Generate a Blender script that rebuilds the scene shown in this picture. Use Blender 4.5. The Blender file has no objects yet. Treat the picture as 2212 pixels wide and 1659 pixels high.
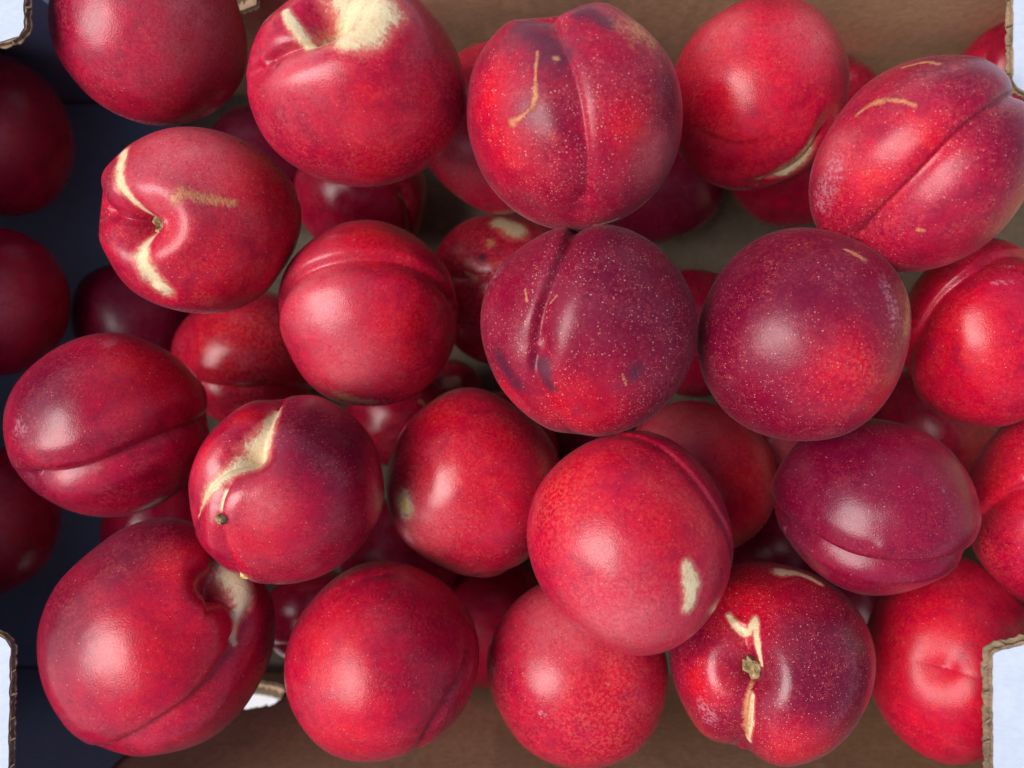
import bpy, bmesh, math, random
import numpy as np
from mathutils import Matrix, Vector
R = math.radians
scene = bpy.context.scene
col = scene.collection

# ---------------- camera, sky, sun, exposure ----------------
cam_d = bpy.data.cameras.new('camera'); cam = bpy.data.objects.new('camera', cam_d); col.objects.link(cam)
cam.location = (0, 0, .40); cam.rotation_euler = (0, 0, 0)
cam_d.sensor_width = 36; cam_d.lens = 36 * 1700 / 2212
cam_d.clip_start = .01; cam_d.clip_end = 100
cam_d.dof.use_dof = True; cam_d.dof.focus_distance = .238; cam_d.dof.aperture_fstop = 9
scene.camera = cam
w = bpy.data.worlds.new('World'); scene.world = w; w.use_nodes = True
wn = w.node_tree; bg = wn.nodes['Background']
sky = wn.nodes.new('ShaderNodeTexSky'); sky.sky_type = 'NISHITA'; sky.sun_disc = False
SUN_EL, SUN_AZ = 54, 184      # azimuth counter-clockwise from +x
sky.sun_elevation = R(SUN_EL); sky.sun_rotation = R(90 - SUN_AZ)
sky.air_density = 1.0; sky.dust_density = 3.0
wn.links.new(sky.outputs[0], bg.inputs[0]); bg.inputs[1].default_value = .065
sun_d = bpy.data.lights.new('sun', 'SUN'); sun = bpy.data.objects.new('sun', sun_d); col.objects.link(sun)
sun_d.energy = 1.5; sun_d.angle = R(42); sun_d.color = (1, .985, .975)
sd = Vector((math.cos(R(SUN_EL)) * math.cos(R(SUN_AZ)), math.cos(R(SUN_EL)) * math.sin(R(SUN_AZ)), math.sin(R(SUN_EL))))
sun.rotation_euler = sd.to_track_quat('Z', 'Y').to_euler(); sun.location = sd * 2
scene.view_settings.view_transform = 'Standard'; scene.view_settings.look = 'None'
scene.view_settings.exposure = 1.15; scene.view_settings.gamma = 1
scene.cycles.use_denoising = True
scene.cycles.max_bounces = 6

# ---------------- node helpers ----------------
class NT:
    def __init__(s, name):
        s.m = bpy.data.materials.new(name); s.m.use_nodes = True; s.t = s.m.node_tree
        s.b = s.t.nodes['Principled BSDF']; s.oc = s.t.nodes.new('ShaderNodeTexCoord').outputs['Object']
    def n(s, t, **k):
        x = s.t.nodes.new(t)
        for a, b in k.items(): setattr(x, a, b)
        return x
    def put(s, sock, v):
        if isinstance(v, bpy.types.NodeSocket): s.t.links.new(v, sock)
        else: sock.default_value = v
    def math(s, op, a, b=0., c=None, clamp=False):
        x = s.n('ShaderNodeMath', operation=op, use_clamp=clamp); s.put(x.inputs[0], a); s.put(x.inputs[1], b)
        if c is not None: s.put(x.inputs[2], c)
        return x.outputs[0]
    def mix(s, f, a, b):
        x = s.n('ShaderNodeMix', data_type='RGBA'); s.put(x.inputs[0], f); s.put(x.inputs[6], a); s.put(x.inputs[7], b)
        return x.outputs[2]
    def noise(s, vec, scale, detail=3, rough=.55, dist=0.):
        x = s.n('ShaderNodeTexNoise'); s.put(x.inputs['Vector'], vec); x.inputs['Scale'].default_value = scale
        x.inputs['Detail'].default_value = detail; x.inputs['Roughness'].default_value = rough; x.inputs['Distortion'].default_value = dist
        return x.outputs[0]
    def ramp(s, v, a, b, lo=0., hi=1.):
        x = s.n('ShaderNodeMapRange', interpolation_type='SMOOTHSTEP'); s.put(x.inputs[0], v)
        s.put(x.inputs[1], a); s.put(x.inputs[2], b); x.inputs[3].default_value = lo; x.inputs[4].default_value = hi
        return x.outputs[0]
    def bump(s, h, strength, dist, normal=None):
        x = s.n('ShaderNodeBump'); s.put(x.inputs['Height'], h); x.inputs['Strength'].default_value = strength; x.inputs['Distance'].default_value = dist
        if normal is not None: s.put(x.inputs['Normal'], normal)
        return x.outputs[0]
def rgb(*c): return (*c, 1)

def skin_material(purple, mottle, speck, gloss, seed):
    t = NT('nectarine_skin')
    sc = t.n('ShaderNodeVectorMath', operation='MULTIPLY_ADD'); t.t.links.new(t.oc, sc.inputs[0])
    sc.inputs[1].default_value = (33, 33, 33); sc.inputs[2].default_value = (seed * 1.37, seed * .73, seed * .41)
    v = sc.outputs[0]
    def attr(nm):
        a = t.n('ShaderNodeAttribute', attribute_name=nm); sp = t.n('ShaderNodeSeparateColor'); t.t.links.new(a.outputs['Color'], sp.inputs[0])
        return sp.outputs[0], sp.outputs[1], sp.outputs[2], a.outputs['Alpha']
    mc, mt, mk, mb = attr('marks'); tr, tp, tl, tg = attr('tones')
    n_low = t.noise(v, 1.1, 3, .5); n_mid = t.noise(v, 5, 4, .6, .4); n_hi = t.noise(v, 26, 4, .65, .3); n_fine = t.noise(v, 75, 2, .6)
    n_m2 = t.noise(v, 3.1, 5, .62, .8)
    # purple blush over red, and gap shade on the deepest fruits
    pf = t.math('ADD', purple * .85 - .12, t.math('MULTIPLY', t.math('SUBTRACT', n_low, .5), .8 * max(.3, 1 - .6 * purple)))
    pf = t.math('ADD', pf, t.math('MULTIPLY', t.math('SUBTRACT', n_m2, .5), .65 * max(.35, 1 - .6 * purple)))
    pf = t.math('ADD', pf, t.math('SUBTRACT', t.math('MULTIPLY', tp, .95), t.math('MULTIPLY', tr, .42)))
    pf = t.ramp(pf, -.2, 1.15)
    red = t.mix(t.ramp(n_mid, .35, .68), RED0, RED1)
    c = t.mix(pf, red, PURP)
    # brighter scarlet areas
    c = t.mix(t.math('MULTIPLY', t.math('MULTIPLY', tr, t.ramp(n_m2, .2, .6)), .85), c, SCAR)
    # pale pinkish / orange mottling, fine grained
    gate = t.math('MULTIPLY', t.ramp(n_m2, .36, .68, .18, 1.), mottle)
    gate = t.math('ADD', gate, t.math('MULTIPLY', tg, .9)); gate = t.math('ADD', gate, t.math('MULTIPLY', tl, .35), clamp=True)
    c = t.mix(t.math('MULTIPLY', t.math('MULTIPLY', gate, t.ramp(n_hi, .42, .62)), .7), c, t.mix(tl, ORNG, PINK))
    c = t.mix(t.math('MULTIPLY', tl, t.ramp(n_mid, .2, .75, .25, .75)), c, LITE)  # pale blush and soft highlights painted into the skin colour
    # dark fine grain
    c = t.mix(t.ramp(n_fine, .44, .68, 0, .6), c, t.mix(.5, PURP, c))
    # fine pale fibres in the skin, running from stem to tip
    fv = t.n('ShaderNodeMapping'); t.put(fv.inputs[0], v); fv.inputs['Rotation'].default_value = (seed * .9, seed * .53, seed * .31); fv.inputs['Scale'].default_value = (1, 1, .28)
    fb = t.noise(fv.outputs[0], 34, 4, .75, 1.2)
    c = t.mix(t.math('MULTIPLY', t.ramp(fb, .54, .70), t.ramp(n_m2, .3, .65, .08, .34)), c, t.mix(.4, PINK, LITE))
    c = t.mix(t.math('MULTIPLY', t.ramp(fb, .47, .34), .5), c, PURP)
    # lenticel dots, two sizes
    for scale, rad, amt, off in ((30, .21, .85, 0), (50, .24, .75, 7.3)):
        vo = t.n('ShaderNodeTexVoronoi'); t.put(vo.inputs['Vector'], v); vo.inputs['Scale'].default_value = scale
        se = t.n('ShaderNodeSeparateColor'); t.t.links.new(vo.outputs['Color'], se.inputs[0])
        r_ = t.math('MULTIPLY', se.outputs[0], rad)
        dot = t.math('SUBTRACT', 1., t.ramp(vo.outputs['Distance'], t.math('MULTIPLY', r_, .5), t.math('ADD', r_, .08)))
        keep = t.math('LESS_THAN', se.outputs[1], t.math('MULTIPLY', t.ramp(t.math('ADD', t.math('MULTIPLY', n_m2, .5), t.math('MULTIPLY', n_low, .5)), .38, .62, .12, 1.), min(1., speck * 1.15 + .02)))
        c = t.mix(t.math('MULTIPLY', t.math('MULTIPLY', dot, keep), amt * min(1, .5 + speck * .5)), c, DOT)
    # thin pale russet netting
    net = t.math('ABSOLUTE', t.math('SUBTRACT', t.noise(v, 4.2, 6, .68, 1.6), .5))
    netm = t.math('MULTIPLY', t.math('SUBTRACT', 1., t.ramp(net, .0, .016)), t.ramp(t.noise(v, 2.2, 2), .5, .72))
    c = t.mix(t.math('MULTIPLY', netm, .16 + .3 * mottle), c, PINK)
    # marks with irregular edges
    e1 = t.math('ADD', t.math('MULTIPLY', t.math('SUBTRACT', t.noise(v, 7, 6, .75, .6), .5), 1.1), t.math('MULTIPLY', t.math('SUBTRACT', n_hi, .5), .5))
    def edge(m, a=.38, b=.72): return t.ramp(t.math('ADD', m, t.math('MULTIPLY', e1, t.ramp(m, .02, .2))), a, b)
    kk = edge(mk, .3, .95); c = t.mix(t.math('MULTIPLY', kk, .8), c, BRUI)
    halo = t.math('MULTIPLY', t.ramp(t.math('ADD', mc, t.math('MULTIPLY', e1, .5)), .12, .52), .8); c = t.mix(halo, c, RED1B)
    cream = t.mix(t.ramp(n_mid, .3, .75), CREA, CREB)
    cm = edge(mc); c = t.mix(cm, c, t.mix(t.ramp(n_hi, .5, .72, 0, .4), cream, ORNG))
    gold = t.mix(t.ramp(n_hi, .3, .65), GOLD, GOLB)
    gm = t.math('MULTIPLY', edge(mt, .45, .95), t.ramp(t.math('ADD', n_hi, t.math('MULTIPLY', mt, .16)), .42, .66, .12, .85)); c = t.mix(gm, c, gold)
    bl = t.math('MULTIPLY', edge(mb, .25, .9), t.ramp(n_hi, .42, .66, .05, .62)); 
    wax = t.math('MULTIPLY', t.ramp(t.noise(v, 1.7, 4, .6), .45, .75), .05)
    bloom_glare = t.math('MAXIMUM', bl, wax); c = t.mix(bloom_glare, c, WAX_GLARE)
    t.put(t.b.inputs['Base Color'], c)
    ro = t.math('ADD', .25 - .20 * gloss, t.math('MULTIPLY', n_mid, .14)); ro = t.math('ADD', ro, t.math('MULTIPLY', bloom_glare, .35))
    ro = t.math('ADD', ro, t.math('MULTIPLY', t.math('MAXIMUM', gm, cm), .25)); t.put(t.b.inputs['Roughness'], ro); t.b.inputs['Specular IOR Level'].default_value = .24 + .2 * gloss
    t.b.inputs['Sheen Weight'].default_value = .03 + .06 * speck; t.b.inputs['Sheen Roughness'].default_value = .35; t.b.inputs['Sheen Tint'].default_value = rgb(1, .62, .72)
    t.b.inputs['Coat Weight'].default_value = .25 * gloss; t.b.inputs['Coat Roughness'].default_value = .22
    n1 = t.bump(t.noise(v, 62, 2, .6), .22, .0004)
    n2 = t.bump(n_low, .4, .003, n1)
    n3 = t.bump(t.math('MULTIPLY', t.math('ADD', gm, cm), t.math('ADD', n_hi, .4)), .6, .0004, n2)
    t.put(t.b.inputs['Normal'], n3)
    return t.m
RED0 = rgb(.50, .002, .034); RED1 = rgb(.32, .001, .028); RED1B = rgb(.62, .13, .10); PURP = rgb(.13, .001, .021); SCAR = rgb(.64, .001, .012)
LITE = rgb(.72, .14, .15); ORNG = rgb(.64, .070, .055); PINK = rgb(.60, .042, .085); DOT = rgb(.72, .33, .28); BRUI = rgb(.06, .014, .032)
CREA = rgb(.74, .60, .36); CREB = rgb(.66, .50, .28); GOLD = rgb(.60, .30, .10); GOLB = rgb(.56, .20, .09); WAX_GLARE = rgb(.50, .22, .27)

def board_material(name, c0, c1, fib=1.0, rough=.85, flutes=False):
    t = NT(name)
    mp = t.n('ShaderNodeMapping'); t.t.links.new(t.oc, mp.inputs[0]); mp.inputs['Scale'].default_value = (230, 230, 300)
    mp2 = t.n('ShaderNodeMapping'); t.t.links.new(t.oc, mp2.inputs[0]); mp2.inputs['Rotation'].default_value = (.5, .4, .2); mp2.inputs['Scale'].default_value = (400, 900, 400)
    a = t.noise(mp.outputs[0], 1, 5, .6, .5); b = t.noise(mp2.outputs[0], 1, 4, .7); l = t.noise(t.oc, 22, 4, .6)
    f = t.math('ADD', t.math('MULTIPLY', a, .45), t.math('MULTIPLY', b, .55)); f = t.math('ADD', t.math('MULTIPLY', f, .7), t.math('MULTIPLY', l, .3))
    c = t.mix(t.ramp(f, .36, .64), rgb(*c0), rgb(*c1)); t.put(t.b.inputs['Base Color'], c)
    t.b.inputs['Roughness'].default_value = rough; t.b.inputs['Specular IOR Level'].default_value = .25
    nb = t.bump(f, .35 * fib, .0008)
    if flutes:      # corrugation telegraphing through the liner
        sx = t.n('ShaderNodeSeparateXYZ'); t.t.links.new(t.oc, sx.inputs[0])
        wv = t.math('SINE', t.math('ADD', t.math('MULTIPLY', sx.outputs[0], 870.), t.math('MULTIPLY', l, 3.)))
        nb = t.bump(wv, .03, .0005, nb)
        st = t.ramp(t.noise(t.oc, 9, 5, .7, 1.), .5, .62); c = t.mix(t.math('MULTIPLY', st, .28), c, rgb(.30, .17, .10)); t.put(t.b.inputs['Base Color'], c)
    t.put(t.b.inputs['Normal'], nb); return t.m
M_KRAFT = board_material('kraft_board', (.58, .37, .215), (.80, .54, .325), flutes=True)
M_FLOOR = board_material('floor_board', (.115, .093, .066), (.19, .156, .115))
M_EDGE = board_material('torn_kraft_edge', (.13, .085, .05), (.34, .23, .14), 2)
M_WHITE = board_material('white_board', (.46, .51, .59), (.53, .58, .66), .3, .6)
M_HAZE = board_material('blue_haze_board', (.22, .34, .46), (.28, .41, .54))  # bluish haze and navy shade of the left end, put into board colour
M_TABLE = board_material('white_table', (.72, .74, .76), (.82, .83, .84), .2, .5)
M_STEM = board_material('dry_stem', (.14, .09, .035), (.52, .38, .19), 3)
M_SCAB = board_material('gold_scab', (.60, .36, .10), (.85, .66, .28), 2, .5)
M_PLAS = board_material('white_plastic', (.75, .80, .82), (.8, .84, .86), .1, .3)

# ---------------- fruit ----------------
FRUIT = [  # deepest fruits have near-black skin: gap shade is put into their colour
 {'c':[-0.11917, 0.11663, 0.1378], 's':[0.02949, 0.0299, 0.02881], 'm':[[0.9104, 0.0, -0.4138],[0.1553, 0.9269, 0.3417],[0.3835, -0.3753, 0.8438]], 'phi':0, 'e':1.0, 'hi':1, 'p':(0.1, 0.5, 0.15, 0.4), 'label':'peachy blushed red nectarine against the upper wall, left of the cream hollowed one', 'seed':891, 'gr':[([[-0.552, -0.834, 0.003, 0.0],[-0.439, -0.884, 0.043, 0.0],[-0.28, -0.948, 0.094, 0.0],[-0.111, -0.986, 0.123, 0.0],[0.09, -0.97, 0.106, 0.0],[0.295, -0.929, 0.068, 0.0],[0.44, -0.897, 0.039, 0.0]], 0.02, 0.08, 0.02, 0.01)], 'cav':[], 'marks':[('b',[[-0.617, -0.785, 0.061, 0.104],[-0.486, -0.84, 0.131, 0.096],[-0.304, -0.912, 0.223, 0.087],[-0.111, -0.954, 0.28, 0.085],[0.113, -0.933, 0.266, 0.095],[0.341, -0.884, 0.217, 0.111],[0.501, -0.846, 0.18, 0.122]])], 'tones':[('l',[[0.501, 0.203, 0.841, 0.565]]), ('p',[[-0.911, 0.016, 0.413, 0.424]]), ('p',[[-0.817, -0.543, 0.195, 0.282]])], 'scab':[], 'stem':None},
 {'c':[-0.04684, 0.08981, 0.16113], 's':[0.03235, 0.02998, 0.03023], 'm':[[0.9813, 0.0, -0.1924],[0.0666, 0.9382, 0.3397],[0.1805, -0.3461, 0.9206]], 'phi':0, 'e':1.0, 'hi':1, 'p':(0.15, 0.6, 0.15, 0.45), 'label':'large red nectarine whose cream yellow stem hollow faces the upper edge', 'seed':12, 'gr':[([[-0.867, 0.194, 0.459, 0.0],[-0.811, 0.236, 0.52, 0.0],[-0.734, 0.292, 0.601, 0.0],[-0.657, 0.345, 0.67, 0.0],[-0.584, 0.386, 0.717, 0.0],[-0.513, 0.421, 0.749, 0.0],[-0.447, 0.466, 0.763, 0.0],[-0.381, 0.537, 0.748, 0.0],[-0.321, 0.614, 0.714, 0.0],[-0.279, 0.669, 0.689, 0.0]], 0.1, 0.15, 0.02, 0.05), ([[-0.279, 0.669, 0.689, 0.0],[-0.209, 0.738, 0.622, 0.0],[-0.113, 0.831, 0.528, 0.0],[-0.027, 0.907, 0.421, 0.0],[0.041, 0.95, 0.284, 0.0],[0.096, 0.974, 0.139, 0.0],[0.134, 0.99, 0.036, 0.0]], 0.1, 0.15, 0.02, 0)], 'cav':[([-0.279, 0.669, 0.689], 0.34, 0.26)], 'marks':[('c',[[0.141, 0.648, 0.749, 0.189],[0.121, 0.59, 0.791, 0.177],[0.092, 0.513, 0.847, 0.161],[0.057, 0.453, 0.89, 0.146],[0.006, 0.426, 0.905, 0.132],[-0.05, 0.416, 0.907, 0.12],[-0.09, 0.41, 0.908, 0.111]]), ('c',[[-0.279, 0.518, 0.809, 0.163],[-0.239, 0.571, 0.779, 0.177],[-0.183, 0.644, 0.738, 0.196],[-0.132, 0.712, 0.689, 0.214],[-0.089, 0.773, 0.624, 0.231],[-0.053, 0.826, 0.554, 0.247],[-0.027, 0.863, 0.504, 0.257]]), ('c',[[-0.623, 0.648, 0.438, 0.039],[-0.609, 0.61, 0.497, 0.045],[-0.589, 0.558, 0.577, 0.054],[-0.565, 0.509, 0.649, 0.06],[-0.538, 0.463, 0.705, 0.061],[-0.508, 0.421, 0.752, 0.059],[-0.468, 0.397, 0.789, 0.06],[-0.404, 0.406, 0.817, 0.068],[-0.331, 0.433, 0.835, 0.078],[-0.279, 0.453, 0.847, 0.086]]), ('b',[[0.472, -0.876, 0.1, 0.111],[0.703, -0.709, 0.054, 0.094]]), ('k',[[-0.707, 0.164, 0.687, 0.039]])], 'tones':[('r',[[0.141, -0.259, 0.956, 0.472]]), ('r',[[0.141, -0.755, 0.64, 0.193]]), ('p',[[0.812, -0.086, 0.577, 0.257]]), ('l',[[-0.531, 0.13, 0.837, 0.257]])], 'scab':[], 'stem':None},
 {'c':[0.01757, 0.07867, 0.165], 's':[0.03178, 0.03143, 0.03066], 'm':[[0.9972, -0.0, 0.0745],[-0.0236, 0.9485, 0.3158],[-0.0707, -0.3167, 0.9459]], 'phi':0, 'e':1.0, 'hi':1, 'p':(0.6, 0.5, 1.5, 0.12), 'label':'large heart shaped nectarine covered in pale speckles with a dark bruised top', 'seed':220, 'gr':[([[-0.192, 0.975, 0.109, 0.0],[-0.165, 0.909, 0.278, 0.0],[-0.128, 0.816, 0.505, 0.0],[-0.087, 0.717, 0.691, 0.0],[-0.044, 0.617, 0.798, 0.0],[0.002, 0.515, 0.862, 0.0],[0.041, 0.41, 0.911, 0.0],[0.07, 0.303, 0.954, 0.0],[0.093, 0.197, 0.979, 0.0],[0.113, 0.082, 0.99, 0.0],[0.132, -0.053, 0.987, 0.0],[0.147, -0.193, 0.969, 0.0],[0.156, -0.328, 0.932, 0.0],[0.156, -0.47, 0.858, 0.0],[0.151, -0.604, 0.767, 0.0],[0.147, -0.697, 0.702, 0.0]], 0.05, 0.13, 0.015, 0.022)], 'cav':[([-0.135, 0.988, 0.072], 0.46, 0.17)], 'marks':[('t',[[0.595, 0.689, 0.414, 0.278]]), ('t',[[-0.288, 0.582, 0.76, 0.025],[-0.29, 0.518, 0.798, 0.022],[-0.294, 0.431, 0.848, 0.017],[-0.297, 0.348, 0.889, 0.017],[-0.295, 0.276, 0.915, 0.026],[-0.294, 0.211, 0.932, 0.039],[-0.301, 0.156, 0.941, 0.046],[-0.323, 0.115, 0.94, 0.04],[-0.353, 0.087, 0.932, 0.027],[-0.386, 0.061, 0.92, 0.021],[-0.425, 0.033, 0.904, 0.029],[-0.465, 0.009, 0.884, 0.044],[-0.493, -0.008, 0.87, 0.055]]), ('t',[[-0.13, 0.541, 0.831, 0.046]]), ('k',[[-0.407, 0.779, 0.477, 0.232],[-0.151, 0.574, 0.805, 0.253]]), ('k',[[0.113, 0.861, 0.496, 0.143],[0.275, 0.779, 0.564, 0.101]]), ('c',[[-0.542, -0.837, 0.074, 0.03],[-0.402, -0.91, 0.1, 0.017]]), ('t',[[0.638, -0.717, 0.28, 0.11],[0.446, -0.861, 0.245, 0.067]]), ('c',[[0.233, -0.881, 0.411, 0.034],[0.403, -0.82, 0.406, 0.021]]), ('p',[[-0.322, -0.0, 0.947, 0.211]])], 'tones':[('r',[[-0.706, 0.205, 0.678, 0.295]]), ('r',[[-0.578, -0.205, 0.79, 0.337]]), ('p',[[0.787, -0.0, 0.617, 0.337]]), ('r',[[0.489, -0.041, 0.872, 0.253]]), ('l',[[0.702, -0.328, 0.632, 0.253]])], 'scab':[], 'stem':None},
 {'c':[0.08602, 0.10166, 0.12106], 's':[0.03016, 0.03159, 0.02995], 'm':[[0.9556, -0.0, 0.2947],[-0.0969, 0.9444, 0.3143],[-0.2783, -0.3289, 0.9024]], 'phi':0, 'e':1.0, 'hi':1, 'p':(0.0, 0.45, 0.08, 0.4), 'label':'bright scarlet nectarine with a cream crescent at its lower right', 'seed':406, 'gr':[([[-0.548, -0.29, 0.785, 0.0],[-0.466, -0.331, 0.81, 0.0],[-0.352, -0.386, 0.845, 0.0],[-0.239, -0.425, 0.873, 0.0],[-0.122, -0.432, 0.89, 0.0],[-0.01, -0.423, 0.9, 0.0],[0.069, -0.415, 0.907, 0.0]], 0.006, 0.1, 0.0, 0.01), ([[0.712, -0.328, 0.62, 0.0],[0.674, -0.409, 0.603, 0.0],[0.62, -0.519, 0.579, 0.0],[0.558, -0.618, 0.553, 0.0],[0.486, -0.697, 0.527, 0.0],[0.408, -0.764, 0.499, 0.0],[0.327, -0.821, 0.468, 0.0],[0.231, -0.87, 0.427, 0.0],[0.136, -0.907, 0.385, 0.0],[0.069, -0.932, 0.355, 0.0]], 0.05, 0.09, 0.03, 0.0)], 'cav':[], 'marks':[('c',[[0.069, -0.898, 0.433, 0.06],[0.128, -0.883, 0.444, 0.078],[0.209, -0.861, 0.459, 0.103],[0.285, -0.831, 0.478, 0.12],[0.353, -0.791, 0.499, 0.127],[0.415, -0.744, 0.524, 0.126],[0.471, -0.691, 0.549, 0.12],[0.522, -0.622, 0.58, 0.103],[0.565, -0.549, 0.61, 0.081],[0.594, -0.498, 0.632, 0.065]]), ('b',[[0.018, -0.966, 0.257, 0.04]])], 'tones':[('r',[[-0.188, 0.01, 0.982, 0.801]]), ('l',[[0.635, 0.541, 0.551, 0.35]]), ('l',[[-0.342, 0.686, 0.642, 0.3]])], 'scab':[], 'stem':None},
 {'c':[0.12132, 0.06419, 0.165], 's':[0.02942, 0.03076, 0.02919], 'm':[[0.8886, -0.0, 0.4587],[-0.1082, 0.9718, 0.2096],[-0.4458, -0.2359, 0.8635]], 'phi':52, 'e':1.05, 'hi':1, 'p':(0.4, 0.55, 0.5, 0.25), 'label':'large speckled nectarine with a long diagonal crease, beside the upper right white flap', 'seed':278, 'gr':[([[-0.599, -0.594, 0.537, 0.0],[-0.551, -0.544, 0.621, 0.0],[-0.483, -0.473, 0.733, 0.0],[-0.397, -0.388, 0.832, 0.0],[-0.286, -0.283, 0.908, 0.0],[-0.16, -0.166, 0.968, 0.0],[-0.034, -0.049, 0.998, 0.0],[0.091, 0.072, 0.992, 0.0],[0.212, 0.19, 0.957, 0.0],[0.329, 0.293, 0.898, 0.0],[0.448, 0.378, 0.821, 0.0],[0.559, 0.446, 0.721, 0.0],[0.651, 0.499, 0.572, 0.0],[0.721, 0.534, 0.313, 0.0],[0.769, 0.552, 0.014, 0.0],[0.802, 0.564, -0.199, 0.0]], 0.09, 0.18, 0.03, 0.03)], 'cav':[], 'marks':[('t',[[-0.155, 0.932, 0.327, 0.033],[-0.098, 0.932, 0.34, 0.034],[-0.02, 0.93, 0.358, 0.036],[0.046, 0.924, 0.38, 0.037],[0.092, 0.907, 0.411, 0.037],[0.125, 0.886, 0.446, 0.037],[0.147, 0.87, 0.47, 0.037]]), ('t',[[-0.518, 0.553, 0.653, 0.037],[-0.482, 0.575, 0.659, 0.044],[-0.432, 0.604, 0.669, 0.053],[-0.377, 0.623, 0.686, 0.057],[-0.318, 0.625, 0.712, 0.053],[-0.255, 0.617, 0.743, 0.044],[-0.196, 0.602, 0.774, 0.037],[-0.133, 0.573, 0.806, 0.033],[-0.075, 0.537, 0.837, 0.03],[-0.034, 0.511, 0.859, 0.029]]), ('b',[[-0.679, 0.107, 0.726, 0.123],[-0.8, -0.181, 0.571, 0.123]]), ('t',[[0.006, -0.544, 0.839, 0.029],[0.067, -0.553, 0.831, 0.021]])], 'tones':[('p',[[0.329, 0.85, 0.412, 0.451]]), ('p',[[0.813, 0.231, 0.535, 0.41]]), ('r',[[0.006, 0.231, 0.973, 0.246]]), ('r',[[-0.397, -0.058, 0.916, 0.246]]), ('l',[[-0.679, 0.231, 0.696, 0.205]])], 'scab':[], 'stem':None},
 {'c':[-0.10298, 0.05329, 0.13687], 's':[0.03162, 0.03053, 0.03014], 'm':[[0.9312, 0.0, -0.3644],[0.0675, 0.9827, 0.1726],[0.3581, -0.1853, 0.9151]], 'phi':0, 'e':1.0, 'hi':1, 'p':(0.1, 0.7, 0.5, 0.3), 'label':'rosy nectarine with a gold dash mark and its stem hollow on the left', 'seed':618, 'gr':[([[-0.991, 0.122, 0.059, 0.0],[-0.951, 0.088, 0.2, 0.0],[-0.895, 0.042, 0.39, 0.0],[-0.837, 0.002, 0.548, 0.0],[-0.78, -0.026, 0.64, 0.0],[-0.722, -0.047, 0.698, 0.0],[-0.657, -0.056, 0.752, 0.0],[-0.568, -0.046, 0.816, 0.0],[-0.475, -0.024, 0.873, 0.0],[-0.409, -0.007, 0.912, 0.0]], 0.16, 0.14, 0.02, 0), ([[-0.666, -0.047, 0.745, 0.0],[-0.695, 0.032, 0.71, 0.0],[-0.733, 0.14, 0.661, 0.0],[-0.76, 0.248, 0.6, 0.0],[-0.767, 0.359, 0.516, 0.0],[-0.764, 0.467, 0.423, 0.0],[-0.76, 0.543, 0.357, 0.0]], 0.05, 0.1, 0.0, 0), ([[-0.666, -0.047, 0.745, 0.0],[-0.649, -0.14, 0.737, 0.0],[-0.625, -0.268, 0.726, 0.0],[-0.589, -0.39, 0.707, 0.0],[-0.529, -0.505, 0.673, 0.0],[-0.459, -0.611, 0.632, 0.0],[-0.409, -0.685, 0.603, 0.0]], 0.05, 0.1, 0, 0)], 'cav':[([-0.666, -0.047, 0.745], 0.3, 0.19)], 'marks':[('c',[[-0.715, 0.641, 0.279, 0.071],[-0.725, 0.595, 0.334, 0.074],[-0.736, 0.532, 0.409, 0.079],[-0.742, 0.469, 0.479, 0.08],[-0.738, 0.41, 0.536, 0.077],[-0.729, 0.354, 0.587, 0.072],[-0.715, 0.297, 0.633, 0.066],[-0.696, 0.232, 0.678, 0.061],[-0.673, 0.169, 0.717, 0.056],[-0.657, 0.125, 0.744, 0.052]]), ('c',[[-0.607, -0.243, 0.756, 0.071],[-0.594, -0.294, 0.746, 0.083],[-0.574, -0.366, 0.732, 0.098],[-0.544, -0.439, 0.715, 0.109],[-0.492, -0.521, 0.69, 0.11],[-0.431, -0.603, 0.663, 0.107],[-0.387, -0.66, 0.644, 0.104]]), ('t',[[-0.247, 0.228, 0.942, 0.094],[-0.229, 0.246, 0.942, 0.095],[-0.202, 0.269, 0.943, 0.096],[-0.162, 0.282, 0.946, 0.094],[-0.103, 0.276, 0.954, 0.091],[-0.032, 0.261, 0.964, 0.086],[0.04, 0.248, 0.968, 0.08],[0.124, 0.242, 0.959, 0.073],[0.207, 0.24, 0.945, 0.066],[0.265, 0.238, 0.934, 0.061]]), ('t',[[-0.265, 0.209, 0.941, 0.043],[-0.162, 0.287, 0.944, 0.038]]), ('b',[[-0.229, -0.906, 0.356, 0.104],[0.22, -0.921, 0.322, 0.094]])], 'tones':[('l',[[-0.139, 0.69, 0.71, 0.567]]), ('l',[[-0.409, 0.297, 0.863, 0.236]]), ('r',[[0.49, 0.395, 0.777, 0.472]]), ('r',[[0.22, -0.39, 0.894, 0.567]]), ('p',[[-0.859, 0.297, 0.416, 0.142]])], 'scab':[], 'stem':[-0.643, -0.047, 0.764, 0.3]},
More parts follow.
